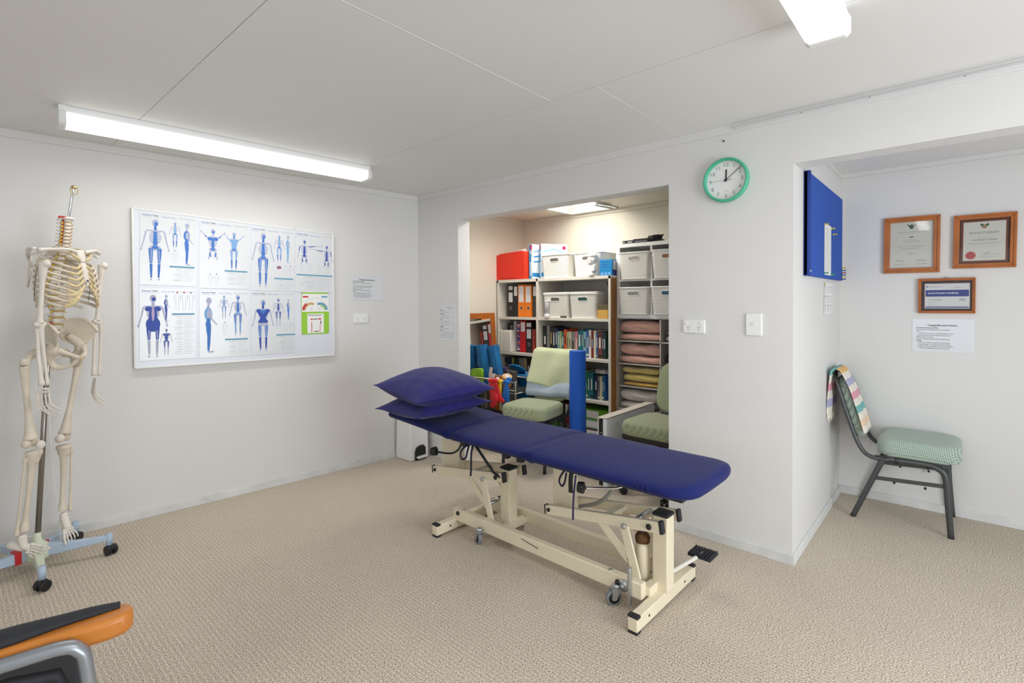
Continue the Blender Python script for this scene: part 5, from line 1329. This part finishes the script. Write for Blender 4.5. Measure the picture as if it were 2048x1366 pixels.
def flatbinder(label, x0, x1, z0, z1, col, yf=1.10):
    o = thing('ring_binder', label, 'binder', ((x0+x1)/2, yf, z0), 0, 'ring binders in the bookcase'); w_ = (x1-x0)/2
    M().box(-w_, w_, 0, .28, 0, z1-z0).build('cover', col, o, .003)
    P = Print(.0008); P.ring((w_*.72, (z1-z0)/2), .012, .018, I_blk, n=18); P.rect(-w_*.4, .015, w_*.35, z1-z0-.015, I_wht)
    P.build('label', P.mats, o, T=frame((0, 0, 0), (1, 0, 0), (0, 0, 1)))
flatbinder('mint green ring binder lying flat on the bottom shelf', 1.04, 1.40, .20, .285, mat('mint_card', srgb(150, 196, 168), .5))
flatbinder('lime green ring binder lying on top of the mint one', 1.04, 1.40, .286, .385, mat('lime_card', srgb(96, 160, 30), .5))
flatbinder('maroon ring binder lowest in the flat pile on the bottom shelf', 1.04, 1.40, .092, .199, mat('maroon_card', srgb(84, 34, 40), .5))
flatbinder('grey box file lying on the books of the lower shelf', 1.235, 1.385, .726, .764, mat('grey_card', srgb(170, 168, 170), .5), 1.12)
for i, (a, b_, c, n_) in enumerate(((.70, .78, 'green', 'green'), (.79, .86, 'dark green', 'dark green'), (.87, .93, 'dark red', 'dark red'))):
    binder('%s ring binder standing on the bottom shelf behind the towel chair' % n_, a, b_, .40, .091, bmat(c), 'top', True)

# things on top of the bookcase
M_redp = mat('red_plastic_file', srgb(236, 44, 22), .35)
o = thing('file_box', 'bright red plastic file box at the left end of the bookcase top', 'file box', (.205, 1.06, 1.645))
M().prism([(-.225, 0), (.195, 0), (.195, .29), (.16, .298), (-.15, .283), (-.155, .272), (-.225, .272)], 0, .05).build('front', M_redp, o, .002)
M().box(-.235, .21, .05, .33, 0, .262).build('body', M_redp, o, .004)
M().box(-.135, .10, -.0015, .001, .012, .017).build('slot', mat('dark_red', srgb(130, 14, 8), .5), o)
for i, x in enumerate((.197, .222)): M().box(x, x+.022, .0, .28, 0, .288-.004*i).build('folder', mat('orange_red_folder', srgb(240, 66, 34), .4), o, .002)
M().prism([(-.04, .27), (.19, .27), (.165, .325), (-.02, .30)], .06, .07).build('paper', M_paper, o)
def exbox(label, x, w_, rz, yf=1.06):
    o = thing('exerciser_box', label, 'box', (x, yf, 1.646), rz, 'exercise pulley boxes')
    M().box(-w_/2, w_/2, 0, .29, 0, .355).build('carton', mat('box_white', srgb(228, 234, 240), .35), o, .002)
    P = Print(.0008); c1, c2 = mat('ink_box_blue', srgb(34, 130, 190), .4), mat('ink_box_magenta', srgb(196, 30, 90), .4)
    P.poly([(-w_/2, .0), (w_/2-.008, 0), (w_/2-.016, .2), (w_/2-.002, .35), (-w_/2, .35)], c1)
    P.rect(-w_*.2, .30, w_*.4, .345, c2); P.rect(-w_*.2, .25, w_*.4, .29, I_lgt)
    for i in range(9): P.rect(-w_*.22, .03+i*.016, w_*.22, .04+i*.016, I_wht)
    P.build('front_print', P.mats, o, T=frame((0, 0, 0), (1, 0, 0), (0, 0, 1)))
    P = Print(.0008)
    for i in range(3): P.poly([(.02, .28-i*.05), (.14, .31-i*.06), (.28, .26-i*.07), (.28, .25-i*.07), (.14, .295-i*.06), (.02, .265-i*.05)], c1 if i else I_blul)
    P.ring((.16, .19), .035, .05, I_gry, n=16); P.rect(.235, .30, .27, .335, c2); P.rect(.0, .02, .29, .06, c1)
    P.build('side_print', P.mats, o, T=frame((w_/2, 0, 0), (0, 1, 0), (0, 0, 1)))
exbox('blue and white exercise box right against the red file box', .497, .045, -.03)
exbox('blue and white exercise box with its broad side showing, left of the top baskets', .575, .058, -.55, 1.12)

M_dk = mat('basket_inside', srgb(96, 92, 86), .7)
def basket(label, x, y, z, w_=.305, h=.235, dp=.30, lid=False, stuffc=None, rz=0):
    o = thing('storage_basket', label, 'basket', (x, y, z), rz, 'white woven storage baskets')
    bw, tw = w_*.90/2, w_/2; bd, td = dp*.92, dp
    wl = .006
    m_ = M()
    def ringpts(hw, y0, y1, z, n=4):
        return [(p[0], p[1], z) for p in rrect(-hw, hw, y0, y1, .03, 4)]
    out0, out1 = ringpts(bw, .012, bd, .0), ringpts(tw, 0, td, h)
    in1, in0 = ringpts(tw-wl, wl, td-wl, h), ringpts(bw-wl, .012+wl, bd-wl, .006)
    n = len(out0); vs = out0+out1+in1+in0
    fs = []
    for k in range(3):
        for j in range(n): fs.append((k*n+j, k*n+(j+1) % n, (k+1)*n+(j+1) % n, (k+1)*n+j))
    fs.append(tuple(range(n-1, -1, -1))); fs.append(tuple(3*n+j for j in range(n)))
    m_.add(vs, fs, 0, False); m_.build('weave', M_bask, o)
    rp = [Vector((p[0], p[1], h)) for p in rrect(-tw-.001, tw+.001, -.001, td+.001, .031, 4)]
    M().tube(rp+[rp[0]], .006, 6, cap=False).build('rim', M_white, o)
    # handle slot with raised rounded rim on the sloping front
    def fy(z): return .012*(1-z/h)
    zc = h*.78; hs_ = [( .045*math.copysign(1, math.cos(a))*.8+.016*math.cos(a), zc+.0155*math.sin(a)) for a in [2*PI*i/20 for i in range(20)]]
    M().add([(p[0], fy(p[1])-.0015, p[1]) for p in hs_], [tuple(range(20))]).build('handle_slot', stuffc or M_dk, o)
    pts = [Vector((p[0]*1.06, fy(p[1])-.001, zc+(p[1]-zc)*1.25)) for p in hs_]
    M().tube(pts+[pts[0]], .0028, 5, cap=False).build('handle_rim', M_white, o)
    if lid:
        M().prism(rrect(-tw-.004, tw+.004, -.004, td+.004, .034, 4), h+.006, h+.018, axis='z').build('lid', M_white, o, .004)
    return o
basket('left white woven basket on top of the bookcase', .795, 1.062, 1.646, .34, .225, .33)
basket('right white woven basket on top of the bookcase behind the white bust', 1.125, 1.145, 1.646, .33, .228, .33)
basket('lidded white basket left on the upper shelf behind the clear bottle', .795, 1.075, 1.247, .315, .235, .33, True)
basket('lidded white basket right on the upper shelf of the bookcase', 1.12, 1.075, 1.247, .32, .235, .36, True, mat('contents_teal', srgb(40, 80, 70), .7))
# bust
o = thing('head_bust', 'small white plaster head with cap line on the bookcase top', 'bust', (1.225, 1.092, 1.645), -.9)
M_plas = mat('white_plaster', srgb(240, 238, 234), .5)
b_ = M()
b_.lathe([(.05, 0), (.055, .008), (.053, .022), (.042, .03)], 20, T=Matrix.Diagonal((1.1, .8, 1, 1)))
b_.tube([(0, 0, .02), (0, 0, .05), (0, 0, .09)], [.044, .028, .026], 14, smooth=3)
b_.tube([(-.062, 0, .04), (-.04, 0, .052), (0, 0, .055), (.04, 0, .052), (.062, 0, .04)], [.014, .019, .02, .019, .014], 10, smooth=3)
b_.build('neck', M_plas, o)
h_ = M().ball((0, .002, .165), (.039, .048, .052), n=20).ball((0, -.018, .135), (.028, .030, .036), n=14).ball((0, -.032, .112), (.014, .012, .011), n=10)
h_.tube([(0, -.042, .165), (0, -.056, .142), (0, -.046, .138)], [.005, .0075, .006], 8, smooth=3)
for s in (-1, 1):
    h_.ball((s*.039, .006, .150), (.006, .012, .017), n=8).ball((s*.016, -.040, .160), (.008, .006, .005), n=8)
h_.tube([(-.013, -.047, .126), (0, -.050, .127), (.013, -.047, .126)], .0035, 6)
h_.build('head', M_plas, o)
M().lathe([(.040, .178), (.0395, .195), (.030, .213), (.012, .2205), (.002, .221)], 20, T=Matrix.Translation((0, .003, 0)) @ Matrix.Diagonal((1.0, 1.22, 1, 1))).build('skull_cap', M_plas, o)
# blue glove box, bottle, tag, yellow carton, plant sprig
o = thing('glove_box', 'blue carton beside the white bust at the right end of the bookcase top', 'box', (1.372, 1.085, 1.645), .0)
M().box(-.066, .066, 0, .13, 0, .148).build('carton', mat('cyan_blue_card', srgb(16, 128, 190), .4), o, .002)
P = Print(.0008); 
for i in range(3): P.rect(-.05, .122-i*.022, .035-.01*i, .126-i*.022, I_navy)
for x in (-.04, .0, .035): P.rect(x-.012, .012, x+.014, .028, I_blul)
P.build('front_print', P.mats, o, T=frame((0, 0, 0), (1, 0, 0), (0, 0, 1)))
P = Print(.0008); P.poly([(.01, .05), (.1, .04), (.12, .135), (.02, .135)], I_lgt); P.poly([(.0, .0), (.13, 0), (.13, .04), (.0, .06)], I_navy)
P.build('side_print', P.mats, o, T=frame((.066, 0, 0), (0, 1, 0), (0, 0, 1)))
o = thing('pump_bottle', 'clear cylindrical bottle standing at the left of the upper shelf', 'bottle', (.708, 1.057, 1.247))
M_clr = mat('clear_acrylic', srgb(214, 216, 218), .12, spec=.8)
M().lathe([(.026, 0), (.028, .004), (.028, .03), (.026, .036)], 20).build('base', M_white, o)
M().lathe([(.023, .036), (.023, .15), (.022, .158)], 20).build('tube', M_clr, o)
M().tube([(.002, -.008, .036), (.002, -.008, .15)], .008, 8).build('inner_rod', M_chrome, o)
M().lathe([(.025, .158), (.025, .166), (.02, .168)], 20).build('cap', M_white, o)
o = thing('name_tag', 'small dark tag lying at the front edge of the upper shelf', 'tag', (.903, 1.066, 1.247)); M().box(-.036, .036, 0, .006, 0, .02).build('plate', mat('dark_tag', srgb(84, 78, 66), .5), o, .001)
o = thing('small_carton', 'yellow and brown carton at the right end of the upper shelf', 'box', (1.352, 1.062, 1.247))
M().box(-.055, .052, 0, .08, 0, .082).build('carton', mat('ochre_card', srgb(218, 170, 84), .5), o, .002); M().box(-.055, .052, 0, .08, .082, .13).build('carton_top', mat('olive_card', srgb(104, 92, 66), .5), o, .002)
o = thing('dried_sprig', 'dark dried sprig leaning in the right corner of the upper shelf', 'plant', (1.385, 1.16, 1.247))
for i in range(6): M().tube([(.0, 0, 0), (-.004*i+.01, 0, .15), (.02-.012*i, 0, .30+.012*(i % 3)), (.024-.016*i, -.005, .34)], [.002, .002, .004, .001], 5, smooth=3).build('stem', M_black, o)
o = thing('wall_card', 'white card with three coloured squares standing behind the blue carton', 'card', (1.415, 1.30, 1.646))
M().box(-.06, .06, 0, .01, 0, .285).build('card', M_paper, o, .001)
P = Print(.0008); P.rect(-.035, .20, -.008, .225, mat('sq_ochre', srgb(206, 170, 30), .5)); P.rect(-.003, .20, .024, .225, mat('sq_orange', srgb(214, 90, 40), .5)); P.rect(.029, .20, .052, .225, mat('sq_green', srgb(40, 120, 100), .5)); P.ell((-.025, .262), .018, .011, I_lgt)
P.build('print', P.mats, o, T=frame((0, 0, 0), (1, 0, 0), (0, 0, 1)))

# ------------------------------------------------------------------ cube unit, low organiser
C0, CM, C1, CF, CB = 1.448, 1.790, 2.13, 1.15, 1.49
cu = thing('cube_shelf', 'white cube shelf with four baskets at the right of the alcove', 'shelf unit', (0, 0, 0))
for a, b_ in ((C0, C0+.033), (CM-.009, CM+.009), (C1-.033, C1)): M().box(a, b_, CF, CB, 1.262, 1.927).build('upright', M_white, cu, .001)
for z0, z1 in ((1.895, 1.928), (1.588, 1.604), (1.256, 1.290)): M().box(C0, C1, CF-.001, CB, z0, z1).build('shelf', M_white, cu, .001)
M().box(C0, C1, CB-.006, CB, 1.26, 1.92).build('back_panel', M_melg, cu)
basket('basket in the upper left cube with white things inside', 1.637, 1.115, 1.605, .312, .236, .33, False, mat('contents_mixed', srgb(176, 166, 160), .7, var=.5, vscale=60))
basket('basket in the upper right cube with brown contents at the handle', 1.957, 1.115, 1.605, .312, .240, .33, False, mat('contents_brown', srgb(150, 104, 60), .7))
basket('basket in the lower left cube with grey contents at the handle', 1.632, 1.112, 1.291, .312, .236, .33, False, mat('contents_grey', srgb(140, 142, 134), .7))
basket('basket in the lower right cube with teal contents at the handle', 1.955, 1.112, 1.291, .312, .238, .33, False, mat('contents_teal2', srgb(36, 92, 110), .7))
o = thing('modem', 'black slotted set-top box lying on the cube shelf', 'device', (1.60, 1.22, 1.928), .04)
M().box(-.13, .13, 0, .19, .004, .038).build('case', M_black, o, .003)
P = Print(.0008); [P.rect(x-.006, .012, x+.006, .022, I_lgt) for x in (-.115, -.07, -.055, -.04)]; [P.rect(.0+i*.014, .012, .008+i*.014, .022, I_gry) for i in range(8)]
P.build('ports', P.mats, o, T=frame((0, 0, .004), (1, 0, 0), (0, 0, 1)))
o = thing('modem', 'thin black box resting on the set-top box with coiled wires', 'device', (1.63, 1.26, 1.966), .1); M().box(-.07, .10, 0, .12, 0, .012).build('case', M_black, o, .002)
o = thing('cable_coil', 'tangle of black cable spilling over the right of the set-top box', 'cable', (1.76, 1.28, 1.928))
for i in range(9):
    r_ = rnd.uniform(.03, .055); ph = rnd.uniform(0, 6)
    M().tube([(r_*math.cos(a+ph)*1.3+rnd.uniform(-.02, .02), r_*math.sin(a+ph)*.9, .03+.018*math.sin(a*1.5+ph)+.003*i) for a in [k*.9 for k in range(8)]], .0035, 6, smooth=4).build('loop', M_black, o)
M().tube([(.04, 0, .05), (.08, -.02, .02), (.12, -.03, .005), (.09, -.05, .005)], .004, 6, smooth=4).build('loop', M_black, o)
o = thing('cable_pile', 'black cloth strip under the cable tangle', 'cable', (1.80, 1.26, 1.928)); M().prism([(-.06, 0), (.06, 0), (.0, .045), (-.05, .05)], 0, .1).build('strip', M_black, o, .004)

ls = thing('pigeonhole_unit', 'grey pigeonhole unit full of folded towels under the cube shelf', 'shelf unit', (0, 0, 0))
D0, DM, D1 = 1.440, 1.873, 2.30
for x in (D0, DM-.005, D1-.01): M().box(x, x+.011, CF, CB, 0, 1.256).build('upright', M_melg, ls)
LZ = [0.0, .21, .418, .627, .832, 1.04, 1.247]
for z in LZ: M().box(D0, D1, CF, CB, z, z+.009).build('shelf', M_melg, ls)
M().box(D0, D1, CB-.005, CB, 0, 1.25).build('back_panel', M_melg, ls)
def folded(label, x0, x1, z0, z1, mt, seed, group, yf=1.175, dp=.27, name='folded_towel'):
    o = thing(name, label, 'towel', ((x0+x1)/2, yf, z0), 0, group)
    hw, h = (x1-x0)/2, z1-z0
    def f(u, v):   # closed rounded loop in cross-section y-z, swept along x with folds
        x = -hw+2*hw*u; a = 2*PI*v
        e_ = 1-.22*abs(2*u-1)**6
        cy_, cz = dp/2, h/2
        yy = -math.cos(a); zz = math.sin(a)
        yy = math.copysign(abs(yy)**.55, yy); zz = math.copysign(abs(zz)**.6, zz)
        wob_ = .13*math.sin(x*15+seed)+.10*math.sin(x*33+seed*2+zz*2)+.05*math.sin(x*71+seed*3)
        return (x+.008*zz*math.sin(seed), cy_+yy*dp/2*e_+.006*math.sin(x*31+zz*4+seed), max(.0, cz+zz*h/2*e_*(1+wob_*(.6 if zz > 0 else .0)) - (0 if zz < 0 else .004)))
    m_ = M().surf(f, 26, 26); n_ = 27
    m_.f.append(tuple(range(26))); m_.f.append(tuple(26*n_+i for i in range(25, -1, -1))); m_.mi += [0, 0]; m_.sm += [False, False]
    m_.build('roll', mt, o)
    # inner fold line on the front
    M().tube([(-hw*.9, .004, h*.5), (-hw*.3, -.001, h*.46+.004*math.sin(seed)), (hw*.3, -.001, h*.5), (hw*.9, .004, h*.47)], .003, 5, smooth=3).build('fold', mt, o)
    return o
M_pk = mat('pink_towelling', srgb(224, 176, 160), .95, bump=.5, bscale=220, var=.06, sheen=.3)
M_yl = mat('yellow_towelling', srgb(216, 196, 118), .95, bump=.4, bscale=220, var=.05, sheen=.3)
M_yl2 = mat('golden_towelling', srgb(222, 180, 84), .95, bump=.4, bscale=220, sheen=.3)
M_wt = mat('white_towelling', srgb(214, 206, 196), .95, bump=.5, bscale=220, var=.06, sheen=.3)
G = 'folded towels in the pigeonholes'
folded('lower pink towel in the top left pigeonhole', 1.452, 1.866, 1.05, 1.115, M_pk, 1, G)
folded('thick upper pink towel in the top left pigeonhole', 1.452, 1.86, 1.117, 1.232, M_pk, 2.2, G)
folded('lower pink towel in the second left pigeonhole', 1.452, 1.866, .842, .912, M_pk, 3.1, G, 1.165)
folded('thick upper pink towel in the second left pigeonhole', 1.452, 1.858, .914, 1.022, M_pk, 4.0, G)
folded('golden towel lowest in the third left pigeonhole', 1.49, 1.866, .637, .672, M_yl2, 1.4, G)
folded('middle yellow towel in the third left pigeonhole', 1.49, 1.86, .674, .745, M_yl, 2.4, G)
folded('top yellow towel in the third left pigeonhole', 1.478, 1.855, .747, .808, M_yl, 5.1, G)
folded('lower white towel in the fourth left pigeonhole', 1.462, 1.80, .428, .492, M_wt, .5, G, 1.162)
folded('crumpled upper white towel in the fourth left pigeonhole', 1.462, 1.862, .494, .60, M_wt, 3.6, G, 1.165)
folded('white cloth lower in the right column of pigeonholes', 1.90, 2.2, 1.05, 1.11, M_wt, 1.9, G)
folded('grey cloth upper in the right column of pigeonholes', 1.90, 2.2, 1.112, 1.15, mat('grey_towelling', srgb(150, 142, 134), .95), 2.9, G)
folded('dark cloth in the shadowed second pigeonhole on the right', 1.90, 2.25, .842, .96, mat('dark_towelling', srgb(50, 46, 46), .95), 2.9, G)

# ------------------------------------------------------------------ mirror, trolley, bands, rollers
mr_ = thing('framed_mirror', 'orange pine framed mirror leaning against the left alcove wall', 'mirror', frame((.148, .30, 0), (0, 1, 0), (-.068, 0, 1)))
W_, H_ = .655, 1.293
for a, b_, c, d in ((0, .058, 0, H_), (W_-.058, W_, 0, H_), (.058, W_-.058, 0, .058), (.058, W_-.058, H_-.058, H_)): M().box(a, b_, c, d, 0, .022).build('frame_rail', M_wood, mr_, .003)
M().box(.05, W_-.05, .05, H_-.05, .006, .012).build('mirror_glass', mat('silvered_glass', (.9, .9, .9), .01, 1.0), mr_)

M_tchr = mat('dull_chrome', (.42, .40, .36), .3, .9)
tr = thing('trolley', 'chrome tube trolley with rubber bands tied to its rail in the alcove', 'trolley', (0, 0, 0))
tx0, tx1, ty0, ty1, tz = .19, .745, .53, .815, .655
for y in (ty0, ty1): M().tube([(tx0, y, .06), (tx0, y, tz-.04), (tx0+.04, y, tz), (tx1-.04, y, tz), (tx1, y, tz-.04), (tx1, y, .06)], .009, 8, smooth=4).build('hoop', M_tchr, tr)
for x in (tx0, tx1):
    for z in (tz-.10, .3): M().tube([(x, ty0, z), (x, ty1, z)], .006, 8).build('rail', M_tchr, tr)
for z in (tz-.075, tz-.1): M().tube([(tx0, ty0, z), (tx1, ty0, z)], .005, 8).build('rail', M_tchr, tr)
for z in (.56, .28): M().box(tx0+.005, tx1-.005, ty0+.005, ty1-.005, z, z+.012).build('shelf', M_rubber, tr, .002)
for x in (tx0, tx1):
    for y in (ty0, ty1): caster(x, y, rnd.uniform(-1, 1), name='caster', r=.026, parent=tr)
def band(name, label, mt, path, w_, th=.2, knot=None, extra=()):
    o = thing(name, label, 'exercise band', (0, 0, 0), 0, 'exercise bands tied on the trolley rail')
    M().tube(path, w_, 8, smooth=4, flat=th, up=(0, 1, 0)).build('tail', mt, o)
    for p, ww in extra: M().tube(p, ww, 8, smooth=4, flat=th, up=(0, 1, 0)).build('tail', mt, o)
    for k in (knot or []): M().ball(k[0], k[1], n=12).build('knot', mt, o)
    return o
M_rb = mat('red_latex', srgb(222, 34, 44), .4, bump=.2, bscale=30); M_yb = mat('yellow_latex', srgb(244, 196, 30), .4, bump=.2, bscale=30); M_blb = mat('blue_latex', srgb(20, 110, 200), .4, bump=.2, bscale=30)
rz_, ry_ = tz, ty0
band('exercise_band', 'red rubber exercise band knotted on the trolley rail', M_rb, [(.455, ry_-.015, rz_), (.46, ry_-.025, .60), (.475, ry_-.03, .52), (.48, ry_-.03, .40)], [.02, .034, .034, .03], .22,
     [((.44, ry_-.01, rz_-.005), (.045, .022, .022)), ((.50, ry_-.012, rz_), (.036, .022, .024))],
     [([(.50, ry_-.02, rz_), (.53, ry_-.03, .58), (.58, ry_-.04, .50), (.66, ry_-.06, .485)], [.016, .04, .036, .012]), ([(.50, ry_-.03, .56), (.53, ry_-.05, .49), (.55, ry_-.06, .43)], [.02, .045, .01])])
band('exercise_band', 'yellow rubber exercise band knotted beside the red one', M_yb, [(.563, ry_-.012, rz_), (.566, ry_-.02, .60), (.568, ry_-.022, .48)], [.014, .022, .020], .25,
     [((.563, ry_-.01, rz_), (.028, .02, .022))])
band('exercise_band', 'blue rubber exercise band with two tails at the right of the rail', M_blb, [(.64, ry_-.012, rz_+.005), (.635, ry_-.02, .58), (.615, ry_-.025, .47)], [.014, .026, .03], .22,
     [((.645, ry_-.008, rz_+.002), (.045, .022, .024)), ((.66, ry_+.01, rz_+.028), (.034, .02, .018))],
     [([(.65, ry_-.018, rz_), (.665, ry_-.025, .58), (.672, ry_-.03, .47)], [.014, .026, .026])])
M_foam = mat('blue_marbled_foam', srgb(26, 110, 168), .8, var=.35, vscale=9, bump=.3, bscale=40)
def wavy(label, x, y, lean, ph):
    o = thing('foam_roller', label, 'foam roller', (x, y, .572), 0, 'blue foam blocks on the trolley')
    o.rotation_euler = (0, lean, 0)
    nn = 40; prof = [( .064*(1+.05*math.sin(9*2*PI*i/nn))*math.cos(2*PI*i/nn+ph), .05*(1+.05*math.sin(9*2*PI*i/nn))*math.sin(2*PI*i/nn+ph)) for i in range(nn)]
    M().prism(prof, .001, .405, axis='z').build('foam', M_foam, o, .004)
wavy('left of the two grooved blue foam rollers leaning by the mirror', .235, .67, -.17, 0); wavy('right of the two grooved blue foam rollers leaning by the mirror', .378, .705, -.21, .4)
o = thing('snack_packet', 'lime green packet on the trolley just above the pillow', 'packet', (.235, .537, .573), .05)
M().prism([(-.09, 0), (.065, 0), (.06, .175), (.04, .178), (-.06, .170), (-.088, .160)], 0, .03).build('packet', mat('lime_foil', srgb(140, 196, 20), .35, var=.4, vscale=16), o, .006)
o = thing('carton', 'torn open white carton on the trolley holding a tape roll', 'box', (.430, .545, .573), -.1)
M().prism([(-.05, 0), (.055, 0), (.055, .10), (.01, .11), (.0, .15), (.01, .20), (-.035, .20), (-.05, .14)], 0, .003).box(-.05, .055, .08, .083, 0, .12).box(-.05, -.047, 0, .083, 0, .13).box(.052, .055, 0, .083, 0, .1).box(-.05, .055, 0, .083, 0, .004).build('carton', mat('carton_white', srgb(222, 212, 206), .6), o, .001)
def roll(label, c, ax, r, w_, mt, mt2):
    o = thing('tape_roll', label, 'tape', c, 0, 'tape rolls on the trolley'); ax = Vector(ax).normalized()
    M().tube([ax*-w_/2, ax*w_/2], r, 22).build('tape', mt, o, .001)
    M().tube([ax*(-w_/2-.001), ax*(w_/2+.001)], r*.55, 18).build('core', mt2, o)
M_tan = mat('tan_tape', srgb(222, 176, 112), .6, var=.1, vscale=30)
roll('brown tape roll inside the torn white carton', (.475, .585, .655), (.2, -1, .4), .042, .035, mat('brown_tape', srgb(150, 84, 40), .5), M_paper)
roll('tan strapping tape roll standing next to the carton', (.575, .60, .672), (.35, -.2, .9), .048, .06, M_tan, M_paper)
roll('second tan tape roll hanging low behind the yellow band', (.60, .575, .612), (.2, -1, .1), .036, .03, mat('ochre_tape', srgb(206, 128, 50), .5), M_paper)
o = thing('small_box', 'purple box tilted behind the tape rolls', 'box', (.28, .79, .573), -.15); M().box(-.06, .10, 0, .05, 0, .172).build('box', mat('purple_card', srgb(84, 58, 112), .5), o, .002)
o = thing('small_box', 'dark grey box with a small white emblem behind the tape rolls', 'box', (.46, .745, .573), -.25); M().box(-.07, .09, 0, .05, 0, .148).build('box', mat('dark_grey_card', srgb(92, 88, 84), .5), o, .002)
P = Print(.0008); P.rect(-.012, .09, .018, .135, I_wht); P.ell((.003, .115), .009, .012, I_gry); P.build('emblem', P.mats, o, T=frame((0, 0, 0), (1, 0, 0), (0, 0, 1)))
# blue tub between trolley and chair
M_tub = mat('blue_tub_plastic', srgb(0, 112, 168), .4)
o = thing('plastic_tub', 'tall blue plastic tub standing between the trolley and the bookcase', 'tub', (.54, .940, 0))
M().lathe([(.085, 0), (.088, .01), (.105, .66), (.112, .665), (.112, .685), (.103, .685), (.101, .60), (.08, .58)], 32).build('body', M_tub, o)
M().lathe([(.113, .655), (.115, .66), (.115, .668), (.113, .672)], 32).build('rim', M_tub, o)
o = thing('tub_lid', 'blue oval lid with a red arc propped on the tub', 'lid', (.42, .925, .715))
o.rotation_euler = (-.75, .1, .15)
M().lathe([(.095, -.005), (.1, 0), (.1, .006), (.094, .012)], 30, sx=1.0, sy=.75).build('disc', M_tub, o)
M().tube([(.045*math.cos(a), .035*math.sin(a)-.02, .014) for a in [PI*i/10 for i in range(11)]], .008, 8, smooth=2).build('arc', mat('red_arc', srgb(150, 40, 44), .5), o)
# blue roller
M_roll = mat('royal_blue_foam', srgb(4, 84, 188), .7, var=.04, vscale=3, bump=.08, bscale=60)
o = thing('foam_roller', 'tall smooth royal blue foam roller standing upright beside the towel chair', 'foam roller', (1.455, .50, 0), 0)
M().lathe([(.064, 0), (.068, .004), (.068, .996), (.064, 1.0), (.03, 1.0)], 40).build('foam', M_roll, o)
# low white panel
o = thing('cabinet_panel', 'low white melamine cabinet side standing between roller and office chair', 'panel', (1.80, .335, 0))
M().box(-.004, .030, 0, .79, 0, .522).build('panel', mat('cool_white_melamine', srgb(222, 226, 232), .35), o, .002)
M().box(-.046, -.004, .012, .79, 0, .5).build('core', M_black, o)
M().box(-.05, -.046, 0, .79, 0, .522).box(-.05, .03, 0, .79, .515, .523).build('edging', M_mel, o, .001)
for y, z in ((.06, .43), (.06, .36), (.16, .455), (.16, .36), (.3, .46)): M().tube([(.0295, y, z), (.0312, y, z)], .0035, 8).build('peg_hole', M_black, o)
M().box(-.03, -.018, .005, .012, .40, .408).build('bracket', M_steel, o)
# skylight winder
o = thing('skylight_winder', 'small white winder arm hanging at the alcove skylight', 'winder', (1.245, 1.10, 2.325))
M().ball((0, 0, -.008), (.03, .022, .016), n=14).build('gearbox', M_white, o)
M().tube([(0, 0, -.012), (.035, .10, -.022), (.075, .22, -.03)], .010, 8).build('arm', M_white, o)
M().tube([(.02, -.01, -.002), (.075, .20, -.006)], .006, 8).build('rod', M_steel, o)
